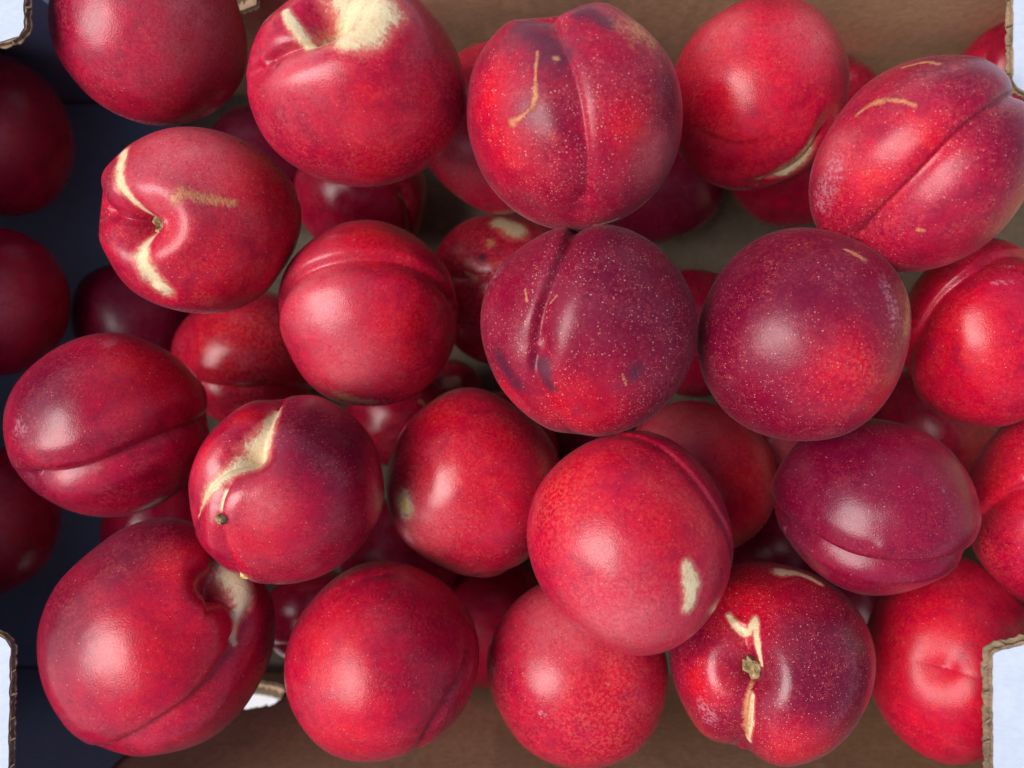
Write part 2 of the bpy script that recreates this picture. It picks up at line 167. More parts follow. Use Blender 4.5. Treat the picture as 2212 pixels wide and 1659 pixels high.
 {'c':[-0.05083, 0.02425, 0.1186], 's':[0.03157, 0.03295, 0.03129], 'm':[[0.9841, 0.0, -0.1778],[0.015, 0.9964, 0.0832],[0.1771, -0.0845, 0.9806]], 'phi':0, 'e':1.0, 'hi':1, 'p':(0.0, 0.5, 0.12, 0.35), 'label':'plain pinkish red nectarine with a curved crease over its top, left of centre', 'seed':977, 'gr':[([[-0.997, 0.075, 0.026, 0.0],[-0.97, 0.14, 0.126, 0.0],[-0.929, 0.229, 0.262, 0.0],[-0.866, 0.311, 0.39, 0.0],[-0.773, 0.382, 0.502, 0.0],[-0.661, 0.445, 0.602, 0.0],[-0.535, 0.499, 0.681, 0.0],[-0.389, 0.547, 0.739, 0.0],[-0.232, 0.585, 0.775, 0.0],[-0.076, 0.608, 0.79, 0.0],[0.083, 0.616, 0.782, 0.0],[0.238, 0.609, 0.754, 0.0],[0.382, 0.588, 0.713, 0.0],[0.515, 0.553, 0.661, 0.0],[0.633, 0.504, 0.597, 0.0],[0.739, 0.44, 0.51, 0.0],[0.84, 0.341, 0.368, 0.0],[0.925, 0.231, 0.207, 0.0],[0.984, 0.152, 0.093, 0.0]], 0.06, 0.12, 0.02, 0.045)], 'cav':[], 'marks':[('b',[[-0.178, -0.895, 0.409, 0.111],[0.127, -0.934, 0.333, 0.091]]), ('t',[[-0.28, -0.836, 0.472, 0.131],[0.025, -0.925, 0.38, 0.091]])], 'tones':[('r',[[0.331, -0.094, 0.939, 0.455]]), ('l',[[-0.535, 0.153, 0.831, 0.404]]), ('l',[[-0.28, -0.489, 0.826, 0.354]]), ('r',[[0.025, 0.796, 0.605, 0.455]])], 'scab':[], 'stem':None},
 {'c':[0.02327, 0.01694, 0.15589], 's':[0.03275, 0.03206, 0.03143], 'm':[[0.9955, -0.0, 0.0949],[-0.0065, 0.9976, 0.0686],[-0.0947, -0.0689, 0.9931]], 'phi':0, 'e':1.0, 'hi':1, 'p':(1.0, 0.3, 1.0, 0.2), 'label':'dark crimson nectarine with a vertical crease and grey bruises at the centre', 'seed':718, 'gr':[([[-0.125, 0.992, 0.02, 0.0],[-0.139, 0.942, 0.183, 0.0],[-0.159, 0.871, 0.403, 0.0],[-0.185, 0.789, 0.586, 0.0],[-0.218, 0.691, 0.698, 0.0],[-0.255, 0.584, 0.772, 0.0],[-0.292, 0.481, 0.826, 0.0],[-0.327, 0.392, 0.866, 0.0],[-0.36, 0.31, 0.885, 0.0],[-0.391, 0.218, 0.894, 0.0],[-0.42, 0.091, 0.894, 0.0],[-0.446, -0.041, 0.884, 0.0],[-0.464, -0.134, 0.876, 0.0]], 0.055, 0.12, 0.025, -0.045), ([[-0.464, -0.134, 0.876, 0.0],[-0.461, -0.201, 0.863, 0.0],[-0.455, -0.295, 0.843, 0.0],[-0.433, -0.398, 0.809, 0.0],[-0.386, -0.515, 0.762, 0.0],[-0.324, -0.638, 0.702, 0.0],[-0.262, -0.75, 0.608, 0.0],[-0.196, -0.849, 0.435, 0.0],[-0.133, -0.934, 0.234, 0.0],[-0.088, -0.992, 0.09, 0.0]], 0.03, 0.1, 0.01, 0)], 'cav':[], 'marks':[('k',[[-0.734, -0.244, 0.634, 0.114],[-0.584, -0.464, 0.666, 0.088]]), ('k',[[-0.391, -0.31, 0.867, 0.114],[-0.313, -0.508, 0.802, 0.07]]), ('k',[[0.425, -0.376, 0.823, 0.105]]), ('t',[[0.309, -0.398, 0.864, 0.013],[0.339, -0.495, 0.8, 0.018]]), ('t',[[-0.519, 0.35, 0.78, 0.013],[-0.498, 0.24, 0.833, 0.018]]), ('b',[[-0.82, 0.525, 0.228, 0.105]]), ('t',[[-0.262, 0.306, 0.915, 0.013],[-0.326, 0.24, 0.914, 0.013]])], 'tones':[('p',[[0.554, 0.481, 0.679, 0.526]]), ('r',[[-0.09, -0.706, 0.703, 0.394]]), ('r',[[-0.648, -0.618, 0.445, 0.219]])], 'scab':[], 'stem':None},
 {'c':[0.08902, 0.01461, 0.15455], 's':[0.03102, 0.03197, 0.03055], 'm':[[0.9401, -0.0, 0.3409],[-0.0191, 0.9984, 0.0525],[-0.3404, -0.0559, 0.9386]], 'phi':0, 'e':1.0, 'hi':1, 'p':(1.0, 0.35, 0.6, 0.25), 'label':'round purple red nectarine without a crease, right of the central bruised one', 'seed':985, 'gr':[], 'cav':[], 'marks':[('t',[[0.411, 0.757, 0.507, 0.026],[0.558, 0.664, 0.498, 0.044]]), ('t',[[0.915, 0.384, 0.12, 0.132],[0.937, 0.029, 0.348, 0.123]]), ('b',[[0.721, 0.473, 0.506, 0.062],[0.851, 0.118, 0.512, 0.079]])], 'tones':[('p',[[-0.743, 0.562, 0.363, 0.617]]), ('p',[[-0.14, 0.74, 0.658, 0.529]]), ('r',[[0.463, -0.327, 0.824, 0.352]]), ('g',[[0.549, -0.282, 0.787, 0.198]]), ('r',[[0.721, -0.549, 0.422, 0.264]])], 'scab':[], 'stem':None},
 {'c':[0.16352, 0.01682, 0.12677], 's':[0.02572, 0.03171, 0.02785], 'm':[[0.8581, -0.0, 0.5135],[-0.0271, 0.9986, 0.0453],[-0.5128, -0.0528, 0.8569]], 'phi':0, 'e':1.0, 'hi':1, 'p':(0.0, 0.4, 0.15, 0.4), 'label':'bright red nectarine at the right edge, just below the diagonally creased one', 'seed':859, 'gr':[([[-0.925, -0.376, 0.055, 0.0],[-0.893, -0.263, 0.221, 0.0],[-0.846, -0.108, 0.444, 0.0],[-0.784, 0.043, 0.62, 0.0],[-0.698, 0.179, 0.707, 0.0],[-0.599, 0.306, 0.744, 0.0],[-0.491, 0.419, 0.764, 0.0],[-0.377, 0.515, 0.785, 0.0],[-0.258, 0.595, 0.785, 0.0],[-0.12, 0.67, 0.733, 0.0],[0.065, 0.76, 0.597, 0.0],[0.263, 0.843, 0.411, 0.0],[0.422, 0.881, 0.215, 0.0],[0.522, 0.833, -0.012, 0.0],[0.58, 0.742, -0.243, 0.0],[0.618, 0.674, -0.405, 0.0]], 0.05, 0.14, 0.01, 0.04)], 'cav':[], 'marks':[('b',[[0.093, 0.509, 0.856, 0.031],[0.305, 0.519, 0.798, 0.026]]), ('b',[[0.226, 0.695, 0.683, 0.031],[0.332, 0.695, 0.638, 0.026]])], 'tones':[('r',[[-0.173, -0.183, 0.968, 0.829]]), ('r',[[-0.704, 0.62, 0.347, 0.415]])], 'scab':[], 'stem':None},
 {'c':[-0.13521, -0.01325, 0.13277], 's':[0.03005, 0.03006, 0.02915], 'm':[[0.8923, 0.0, -0.4515],[-0.0199, 0.999, -0.0394],[0.451, 0.0442, 0.8914]], 'phi':12, 'e':1.04, 'hi':1, 'p':(0.35, 0.35, 0.15, 0.5), 'label':'crimson nectarine with a long lower crease, above the big lower left one', 'seed':47, 'gr':[([[-0.773, -0.5, 0.39, 0.0],[-0.629, -0.497, 0.528, 0.0],[-0.432, -0.49, 0.712, 0.0],[-0.24, -0.464, 0.853, 0.0],[-0.067, -0.406, 0.918, 0.0],[0.096, -0.33, 0.94, 0.0],[0.249, -0.258, 0.934, 0.0],[0.393, -0.194, 0.913, 0.0],[0.524, -0.136, 0.865, 0.0],[0.649, -0.077, 0.757, 0.0],[0.783, -0.01, 0.527, 0.0],[0.908, 0.055, 0.245, 0.0],[0.994, 0.1, 0.042, 0.0]], 0.09, 0.13, 0.02, 0.03)], 'cav':[], 'marks':[('b',[[-0.853, -0.026, 0.521, 0.115]])], 'tones':[('r',[[0.293, 0.49, 0.821, 0.48]]), ('p',[[-0.684, 0.335, 0.648, 0.48]]), ('p',[[-0.765, -0.638, 0.081, 0.432]])], 'scab':[], 'stem':None},  # pale mark at its left is a glare spot painted on the skin
 {'c':[-0.11772, 0.0116, 0.04511], 's':[0.03209, 0.03149, 0.03084], 'm':[[0.9491, 0.0, -0.3148],[0.0098, 0.9995, 0.0294],[0.3147, -0.031, 0.9487]], 'phi':0, 'e':1.0, 'hi':1, 'p':(0.1, 0.8, 0.15, 0.6), 'label':'glossy red nectarine half hidden below the one with the gold dash', 'seed':717, 'gr':[([[-0.721, -0.306, 0.622, 0.0],[-0.595, -0.337, 0.704, 0.0],[-0.419, -0.377, 0.812, 0.0],[-0.23, -0.405, 0.885, 0.0],[-0.027, -0.404, 0.926, 0.0],[0.183, -0.391, 0.931, 0.0],[0.383, -0.385, 0.84, 0.0],[0.586, -0.396, 0.556, 0.0],[0.772, -0.413, 0.186, 0.0],[0.901, -0.425, -0.082, 0.0]], 0.06, 0.11, 0.01, 0.02)], 'cav':[], 'marks':[], 'tones':[('g',[[0.138, 0.22, 0.966, 0.573]]), ('r',[[-0.414, 0.352, 0.84, 0.51]])], 'scab':[], 'stem':None},
 {'c':[-0.07072, -0.03361, 0.14975], 's':[0.03005, 0.02886, 0.02857], 'm':[[0.9623, 0.0, -0.272],[-0.0349, 0.9917, -0.1234],[0.2697, 0.1282, 0.9544]], 'phi':0, 'e':1.0, 'hi':1, 'p':(0.5, 0.3, 0.3, 0.7), 'label':'glossy dark nectarine with a cream fold across its left shoulder', 'seed':974, 'gr':[([[-0.04, 0.993, 0.11, 0.0],[-0.075, 0.918, 0.279, 0.0],[-0.125, 0.813, 0.506, 0.0],[-0.179, 0.704, 0.687, 0.0],[-0.237, 0.59, 0.782, 0.0],[-0.299, 0.475, 0.829, 0.0],[-0.365, 0.38, 0.85, 0.0],[-0.442, 0.32, 0.844, 0.0],[-0.521, 0.282, 0.811, 0.0],[-0.598, 0.23, 0.768, 0.0],[-0.676, 0.143, 0.716, 0.0],[-0.748, 0.045, 0.655, 0.0],[-0.808, -0.045, 0.588, 0.0],[-0.851, -0.126, 0.505, 0.0],[-0.881, -0.196, 0.419, 0.0],[-0.901, -0.245, 0.359, 0.0]], 0.085, 0.14, 0.02, 0.03), ([[-0.505, 0.155, 0.849, 0.0],[-0.541, 0.075, 0.829, 0.0],[-0.589, -0.035, 0.801, 0.0],[-0.621, -0.145, 0.77, 0.0],[-0.629, -0.242, 0.749, 0.0],[-0.621, -0.336, 0.726, 0.0],[-0.598, -0.444, 0.667, 0.0],[-0.547, -0.596, 0.528, 0.0],[-0.482, -0.756, 0.358, 0.0],[-0.435, -0.869, 0.236, 0.0]], 0.035, 0.07, 0.015, 0.02)], 'cav':[([-0.365, 0.38, 0.85], 0.2, 0.17)], 'marks':[('c',[[-0.123, 0.879, 0.461, 0.044],[-0.146, 0.828, 0.529, 0.051],[-0.178, 0.756, 0.622, 0.063],[-0.216, 0.679, 0.701, 0.078],[-0.269, 0.588, 0.757, 0.101],[-0.325, 0.495, 0.798, 0.127],[-0.365, 0.429, 0.826, 0.145]]), ('c',[[-0.403, 0.355, 0.844, 0.126],[-0.453, 0.32, 0.829, 0.116],[-0.522, 0.271, 0.808, 0.103],[-0.589, 0.215, 0.779, 0.092],[-0.651, 0.148, 0.743, 0.088],[-0.709, 0.076, 0.7, 0.086],[-0.761, 0.005, 0.649, 0.082],[-0.809, -0.071, 0.575, 0.073],[-0.85, -0.144, 0.495, 0.061],[-0.877, -0.195, 0.438, 0.053]]), ('c',[[-0.584, 0.005, 0.812, 0.024],[-0.626, -0.17, 0.761, 0.029]]), ('t',[[-0.412, -0.834, 0.367, 0.039]])], 'tones':[('p',[[0.379, 0.604, 0.701, 0.533]]), ('r',[[-0.412, 0.754, 0.512, 0.194]]), ('r',[[-0.272, -0.444, 0.853, 0.436]]), ('l',[[-0.272, -0.145, 0.951, 0.242]]), ('r',[[-0.738, 0.355, 0.574, 0.194]])], 'scab':[([-0.421, -0.854, 0.305], 0.00147)], 'stem':[-0.598, -0.245, 0.763, 0.12]},
 {'c':[-0.01405, -0.03681, 0.10848], 's':[0.03255, 0.03299, 0.03179], 'm':[[0.9988, 0.0, -0.0481],[-0.006, 0.9921, -0.125],[0.0477, 0.1251, 0.991]], 'phi':0, 'e':1.0, 'hi':1, 'p':(0.0, 0.6, 0.3, 0.75), 'label':'pinkish red nectarine with a round gold scab near its lower left', 'seed':877, 'gr':[([[-0.015, -0.996, 0.086, 0.0],[0.037, -0.982, 0.153, 0.0],[0.111, -0.963, 0.238, 0.0],[0.193, -0.943, 0.272, 0.0],[0.293, -0.92, 0.2, 0.0],[0.398, -0.898, 0.08, 0.0],[0.472, -0.882, -0.009, 0.0]], 0.04, 0.07, 0.02, 0)], 'cav':[([0.193, -0.219, 0.957], 0.03, 0.2)], 'marks':[('c',[[-0.702, -0.209, 0.68, 0.135]]), ('g',[[-0.64, -0.372, 0.672, 0.311]])], 'tones':[('r',[[-0.068, 0.036, 0.997, 0.777]]), ('l',[[-0.484, -0.372, 0.792, 0.311]]), ('l',[[-0.64, -0.474, 0.605, 0.311]]), ('g',[[-0.64, -0.423, 0.641, 0.415]]), ('r',[[-0.328, 0.647, 0.688, 0.415]]), ('p',[[0.453, -0.627, 0.634, 0.311]]), ('p',[[0.609, 0.443, 0.658, 0.311]])], 'scab':[([-0.692, -0.194, 0.695], 0.00309)], 'stem':None},
 {'c':[0.03556, -0.0472, 0.15775], 's':[0.03108, 0.03203, 0.03061], 'm':[[0.9894, -0.0, 0.1452],[0.0275, 0.9819, -0.1873],[-0.1426, 0.1893, 0.9715]], 'phi':-50, 'e':1.03, 'hi':1, 'p':(0.0, 0.5, 0.12, 0.45), 'label':'large orange red nectarine with an oval cream patch, topmost in the lower middle', 'seed':366, 'gr':[([[-0.448, 0.894, -0.016, 0.0],[-0.352, 0.91, 0.087, 0.0],[-0.22, 0.931, 0.226, 0.0],[-0.088, 0.937, 0.337, 0.0],[0.032, 0.925, 0.395, 0.0],[0.148, 0.899, 0.424, 0.0],[0.265, 0.853, 0.45, 0.0],[0.389, 0.776, 0.487, 0.0],[0.509, 0.681, 0.519, 0.0],[0.617, 0.578, 0.533, 0.0],[0.713, 0.47, 0.526, 0.0],[0.793, 0.358, 0.5, 0.0],[0.86, 0.241, 0.45, 0.0],[0.914, 0.1, 0.353, 0.0],[0.953, -0.041, 0.234, 0.0],[0.979, -0.139, 0.15, 0.0]], 0.01, 0.07, 0.004, 0.01)], 'cav':[], 'marks':[('c',[[0.516, -0.232, 0.825, 0.065],[0.531, -0.272, 0.8, 0.073],[0.55, -0.327, 0.767, 0.082],[0.56, -0.384, 0.734, 0.087],[0.551, -0.449, 0.7, 0.082],[0.534, -0.515, 0.667, 0.072],[0.52, -0.561, 0.643, 0.065]]), ('t',[[-0.406, -0.511, 0.758, 0.013]])], 'tones':[('r',[[-0.485, 0.452, 0.749, 0.609]]), ('g',[[-0.661, 0.283, 0.695, 0.348]]), ('r',[[0.397, 0.198, 0.896, 0.478]]), ('l',[[-0.044, -0.688, 0.724, 0.391]]), ('g',[[-0.132, -0.519, 0.844, 0.348]]), ('p',[[0.926, -0.35, 0.141, 0.174]])], 'scab':[], 'stem':None},
 {'c':[0.0731, -0.03943, 0.0814], 's':[0.03183, 0.03223, 0.03107], 'm':[[0.9747, -0.0, 0.2236],[0.0268, 0.9928, -0.1167],[-0.222, 0.1197, 0.9677]], 'phi':0, 'e':1.0, 'hi':1, 'p':(0.05, 0.8, 0.15, 0.15), 'label':'dull brick red nectarine tucked behind the one with the oval cream patch', 'seed':492, 'gr':[], 'cav':[], 'marks':[('t',[[0.114, -0.017, 0.993, 0.057],[0.154, -0.065, 0.982, 0.062],[0.208, -0.13, 0.966, 0.068],[0.256, -0.189, 0.948, 0.069],[0.292, -0.236, 0.927, 0.059],[0.322, -0.276, 0.905, 0.045],[0.341, -0.303, 0.89, 0.034]]), ('c',[[0.199, -0.103, 0.975, 0.046],[0.296, -0.246, 0.923, 0.04]])], 'tones':[('l',[[-0.228, 0.641, 0.733, 0.516]]), ('r',[[0.569, -0.046, 0.821, 0.458]])], 'scab':[], 'stem':None},
 {'c':[0.11763, -0.03949, 0.14231], 's':[0.02979, 0.02956, 0.02878], 'm':[[0.9097, -0.0, 0.4153],[0.0573, 0.9904, -0.1256],[-0.4113, 0.1381, 0.901]], 'phi':0, 'e':1.0, 'hi':1, 'p':(0.95, 0.15, 0.12, 0.4), 'label':'dark magenta nectarine with a horizontal crease near its base, lower right', 'seed':376, 'gr':[([[-0.972, -0.033, 0.233, 0.0],[-0.892, -0.108, 0.368, 0.0],[-0.779, -0.211, 0.549, 0.0],[-0.652, -0.308, 0.693, 0.0],[-0.506, -0.395, 0.769, 0.0],[-0.35, -0.474, 0.806, 0.0],[-0.194, -0.534, 0.823, 0.0],[-0.039, -0.569, 0.827, 0.0],[0.112, -0.584, 0.81, 0.0],[0.263, -0.584, 0.768, 0.0],[0.427, -0.567, 0.697, 0.0],[0.586, -0.535, 0.602, 0.0],[0.72, -0.494, 0.487, 0.0],[0.823, -0.433, 0.324, 0.0],[0.898, -0.366, 0.144, 0.0],[0.948, -0.318, 0.017, 0.0]], 0.08, 0.11, 0.035, 0.055)], 'cav':[([0.103, -0.423, 0.9], -0.025, 0.07)], 'marks':[('b',[[0.652, 0.193, 0.734, 0.029]]), ('b',[[-0.88, -0.333, 0.337, 0.038]])], 'tones':[('p',[[-0.606, 0.469, 0.643, 0.577]]), ('p',[[-0.789, -0.383, 0.48, 0.24]])], 'scab':[], 'stem':None},
 {'c':[0.18911, -0.0429, 0.12183], 's':[0.02536, 0.03385, 0.02872], 'm':[[0.827, -0.0, 0.5622],[0.0711, 0.992, -0.1046],[-0.5577, 0.1265, 0.8203]], 'phi':0, 'e':1.0, 'hi':1, 'p':(0.05, 0.4, 0.2, 0.4), 'label':'red nectarine cut by the right edge, between the two right flaps', 'seed':56, 'gr':[([[-0.906, -0.261, 0.332, 0.0],[-0.839, -0.188, 0.458, 0.0],[-0.744, -0.089, 0.627, 0.0],[-0.642, 0.0, 0.767, 0.0],[-0.545, 0.066, 0.85, 0.0],[-0.443, 0.12, 0.902, 0.0],[-0.314, 0.166, 0.935, 0.0],[-0.117, 0.207, 0.946, 0.0],[0.101, 0.239, 0.938, 0.0],[0.256, 0.261, 0.931, 0.0]], 0.06, 0.13, 0.02, 0.04)], 'cav':[], 'marks':[], 'tones':[('r',[[-0.484, 0.213, 0.849, 0.452]]), ('g',[[-0.695, -0.451, 0.56, 0.251]]), ('p',[[-0.748, 0.64, 0.175, 0.402]])], 'scab':[], 'stem':None},
 {'c':[-0.1133, -0.0803, 0.1451], 's':[0.03454, 0.03526, 0.03385], 'm':[[0.9138, 0.0, -0.4062],[-0.1124, 0.961, -0.2528],[0.3903, 0.2766, 0.8781]], 'phi':50, 'e':0.99, 'hi':1, 'p':(0.4, 0.35, 0.2, 0.5), 'label':'big plum red nectarine with a pale stem cleft, in the lower left corner', 'seed':945, 'gr':[([[0.236, 0.972, 0.021, 0.0],[0.284, 0.911, 0.17, 0.0],[0.349, 0.828, 0.37, 0.0],[0.398, 0.744, 0.538, 0.0],[0.415, 0.66, 0.64, 0.0],[0.416, 0.577, 0.706, 0.0],[0.413, 0.502, 0.759, 0.0],[0.407, 0.436, 0.805, 0.0],[0.397, 0.38, 0.835, 0.0],[0.39, 0.342, 0.855, 0.0]], 0.08, 0.13, 0.02, -0.06), ([[0.39, 0.342, 0.855, 0.0],[0.427, 0.314, 0.847, 0.0],[0.478, 0.274, 0.835, 0.0],[0.523, 0.221, 0.823, 0.0],[0.559, 0.139, 0.812, 0.0],[0.589, 0.046, 0.801, 0.0],[0.609, -0.02, 0.793, 0.0]], 0.06, 0.1, 0.02, 0.0), ([[-0.476, -0.864, 0.163, 0.0],[-0.349, -0.82, 0.328, 0.0],[-0.177, -0.758, 0.549, 0.0],[-0.025, -0.695, 0.718, 0.0],[0.083, -0.639, 0.788, 0.0],[0.169, -0.583, 0.806, 0.0],[0.249, -0.523, 0.816, 0.0],[0.329, -0.453, 0.83, 0.0],[0.4, -0.379, 0.834, 0.0],[0.464, -0.301, 0.833, 0.0],[0.524, -0.206, 0.822, 0.0],[0.575, -0.109, 0.805, 0.0],[0.609, -0.04, 0.792, 0.0]], 0.05, 0.12, 0.025, 0.03)], 'cav':[([0.405, 0.35, 0.845], 0.15, 0.11)], 'marks':[('c',[[0.492, 0.724, 0.485, 0.104],[0.513, 0.66, 0.537, 0.118],[0.542, 0.572, 0.607, 0.136],[0.57, 0.482, 0.665, 0.144],[0.598, 0.395, 0.698, 0.134],[0.625, 0.308, 0.717, 0.115],[0.64, 0.221, 0.736, 0.096],[0.636, 0.127, 0.759, 0.079],[0.621, 0.036, 0.779, 0.062],[0.609, -0.04, 0.792, 0.048],[0.607, -0.096, 0.792, 0.038],[0.608, -0.135, 0.783, 0.032],[0.609, -0.161, 0.777, 0.028]]), ('t',[[0.347, 0.281, 0.895, 0.04],[0.405, 0.221, 0.887, 0.024]])], 'tones':[('p',[[-0.221, 0.744, 0.631, 0.559]]), ('p',[[-0.809, 0.181, 0.56, 0.48]]), ('r',[[0.092, 0.462, 0.882, 0.28]]), ('r',[[-0.025, -0.181, 0.983, 0.599]]), ('p',[[0.875, -0.1, 0.473, 0.24]])], 'scab':[], 'stem':None},
 {'c':[-0.04253, -0.0904, 0.14115], 's':[0.03142, 0.03139, 0.03046], 'm':[[0.9868, 0.0, -0.1621],[-0.0528, 0.9454, -0.3215],[0.1533, 0.3258, 0.9329]], 'phi':0, 'e':1.0, 'hi':1, 'p':(0.45, 0.4, 0.25, 0.25), 'label':'crimson nectarine creased at its lower right, against the lower wall beside the slot', 'seed':411, 'gr':[([[0.191, -0.981, 0.025, 0.0],[0.243, -0.91, 0.191, 0.0],[0.316, -0.812, 0.413, 0.0],[0.389, -0.714, 0.582, 0.0],[0.462, -0.621, 0.652, 0.0],[0.533, -0.531, 0.667, 0.0],[0.602, -0.443, 0.665, 0.0],[0.671, -0.36, 0.651, 0.0],[0.736, -0.282, 0.62, 0.0],[0.791, -0.194, 0.581, 0.0],[0.836, -0.073, 0.526, 0.0],[0.871, 0.055, 0.466, 0.0],[0.895, 0.145, 0.423, 0.0]], 0.03, 0.09, 0.008, 0.025), ([[-0.437, 0.687, 0.581, 0.0],[-0.345, 0.727, 0.576, 0.0],[-0.22, 0.781, 0.569, 0.0],[-0.106, 0.822, 0.559, 0.0],[-0.01, 0.839, 0.546, 0.0],[0.073, 0.843, 0.53, 0.0],[0.13, 0.845, 0.519, 0.0]], 0.02, 0.06, 0.01, 0)], 'cav':[], 'marks':[('b',[[-0.744, -0.646, 0.173, 0.065],[-0.545, -0.835, 0.08, 0.074]])], 'tones':[('r',[[-0.484, 0.145, 0.863, 0.557]]), ('r',[[-0.295, -0.578, 0.761, 0.465]])], 'scab':[], 'stem':None},
 {'c':[0.0233, -0.10154, 0.12141], 's':[0.03168, 0.03137, 0.03058], 'm':[[0.9965, -0.0, 0.0833],[0.0285, 0.9399, -0.3402],[-0.0783, 0.3414, 0.9366]], 'phi':0, 'e':1.0, 'hi':1, 'p':(0.1, 0.6, 0.2, 0.45), 'label':'red nectarine resting on the lower wall under the one with the oval cream patch', 'seed':166, 'gr':[], 'cav':[([0.306, -0.024, 0.952], 0.03, 0.13)], 'marks':[('g',[[0.178, 0.218, 0.959, 0.07],[0.243, 0.198, 0.944, 0.084],[0.331, 0.172, 0.923, 0.103],[0.408, 0.155, 0.9, 0.11],[0.464, 0.158, 0.873, 0.095],[0.507, 0.17, 0.845, 0.069],[0.535, 0.179, 0.825, 0.05]]), ('b',[[0.316, -0.121, 0.941, 0.025]]), ('b',[[-0.382, -0.441, 0.812, 0.04]])], 'tones':[('r',[[0.255, -0.209, 0.944, 0.6]]), ('g',[[0.255, -0.5, 0.828, 0.45]]), ('l',[[-0.153, 0.519, 0.841, 0.4]])], 'scab':[], 'stem':None},
 {'c':[0.08568, -0.09188, 0.136], 's':[0.03212, 0.03202, 0.03111], 'm':[[0.9512, -0.0, 0.3087],[0.097, 0.9493, -0.2989],[-0.2931, 0.3143, 0.903]], 'phi':0, 'e':1.0, 'hi':1, 'p':(0.85, 0.4, 0.7, 0.55), 'label':'dark nectarine facing up with a dry stem set in a split cream scar', 'seed':44, 'gr':[([[-0.3, 0.361, 0.883, 0.0],[-0.28, 0.303, 0.907, 0.0],[-0.254, 0.222, 0.939, 0.0],[-0.231, 0.136, 0.963, 0.0],[-0.216, 0.047, 0.976, 0.0],[-0.205, -0.045, 0.98, 0.0],[-0.2, -0.145, 0.969, 0.0],[-0.201, -0.255, 0.963, 0.0],[-0.208, -0.369, 0.942, 0.0],[-0.218, -0.497, 0.84, 0.0],[-0.231, -0.666, 0.569, 0.0],[-0.247, -0.842, 0.227, 0.0],[-0.257, -0.966, -0.02, 0.0]], 0.12, 0.17, 0.01, 0)], 'cav':[([-0.2, -0.145, 0.969], 0.24, 0.15)], 'marks':[('c',[[-0.399, 0.398, 0.826, 0.032],[-0.373, 0.363, 0.851, 0.036],[-0.336, 0.316, 0.884, 0.042],[-0.3, 0.28, 0.912, 0.046],[-0.265, 0.261, 0.929, 0.047],[-0.231, 0.254, 0.94, 0.047],[-0.2, 0.262, 0.944, 0.046],[-0.17, 0.298, 0.938, 0.043],[-0.145, 0.348, 0.924, 0.039],[-0.127, 0.384, 0.915, 0.036]]), ('c',[[-0.118, 0.361, 0.925, 0.036],[-0.115, 0.301, 0.943, 0.036],[-0.111, 0.218, 0.967, 0.035],[-0.104, 0.136, 0.985, 0.032],[-0.091, 0.05, 0.992, 0.026],[-0.075, -0.033, 0.994, 0.019],[-0.064, -0.09, 0.994, 0.014]]), ('g',[[-0.245, 0.203, 0.948, 0.064],[-0.263, -0.045, 0.964, 0.036]]), ('t',[[-0.186, -0.316, 0.93, 0.032],[-0.196, -0.39, 0.894, 0.045],[-0.208, -0.491, 0.841, 0.062],[-0.218, -0.587, 0.779, 0.073],[-0.222, -0.676, 0.695, 0.07],[-0.222, -0.757, 0.603, 0.061],[-0.222, -0.813, 0.538, 0.055]]), ('c',[[-0.154, -0.407, 0.9, 0.027],[-0.159, -0.467, 0.867, 0.03],[-0.165, -0.55, 0.818, 0.034],[-0.172, -0.633, 0.755, 0.036],[-0.182, -0.718, 0.658, 0.036],[-0.192, -0.801, 0.55, 0.034],[-0.2, -0.859, 0.472, 0.032]]), ('c',[[0.141, 0.886, 0.443, 0.087],[0.186, 0.884, 0.424, 0.078],[0.249, 0.881, 0.4, 0.065],[0.313, 0.868, 0.386, 0.055],[0.381, 0.833, 0.393, 0.047],[0.448, 0.79, 0.41, 0.041],[0.495, 0.759, 0.423, 0.036]]), ('b',[[-0.572, -0.52, 0.635, 0.1],[-0.536, -0.655, 0.533, 0.073]])], 'tones':[('p',[[-0.754, 0.045, 0.656, 0.273]]), ('r',[[-0.617, -0.271, 0.739, 0.273]]), ('r',[[-0.209, 0.678, 0.705, 0.501]]), ('r',[[-0.3, 0.452, 0.84, 0.273]]), ('p',[[0.563, -0.045, 0.825, 0.456]]), ('r',[[0.245, -0.768, 0.591, 0.319]]), ('r',[[-0.721, -0.692, 0.03, 0.273]])], 'scab':[], 'stem':[-0.186, -0.145, 0.972, 0.26]},
 {'c':[0.15781, -0.09947, 0.11614], 's':[0.02886, 0.03436, 0.03066], 'm':[[0.874, -0.0, 0.4859],[0.1423, 0.9562, -0.256],[-0.4646, 0.2928, 0.8357]], 'phi':0, 'e':1.0, 'hi':1, 'p':(0.05, 0.3, 0.1, 0.1), 'label':'bright red nectarine with a dimpled tip, beside the lower right white flap', 'seed':523, 'gr':[([[-0.405, -0.039, 0.913, 0.0],[-0.323, -0.048, 0.94, 0.0],[-0.207, -0.06, 0.975, 0.0],[-0.08, -0.075, 0.994, 0.0],[0.073, -0.095, 0.98, 0.0],[0.233, -0.115, 0.951, 0.0],[0.345, -0.13, 0.929, 0.0]], 0.004, 0.03, 0.003, 0)], 'cav':[([-0.055, -0.052, 0.997], 0.05, 0.3), ([-0.155, -0.13, 0.979], 0.035, 0.17), ([-0.005, -0.066, 0.998], 0.035, 0.11)], 'marks':[('b',[[-0.075, -0.08, 0.994, 0.019]])], 'tones':[('r',[[-0.105, 0.016, 0.994, 0.958]])], 'scab':[], 'stem':None},
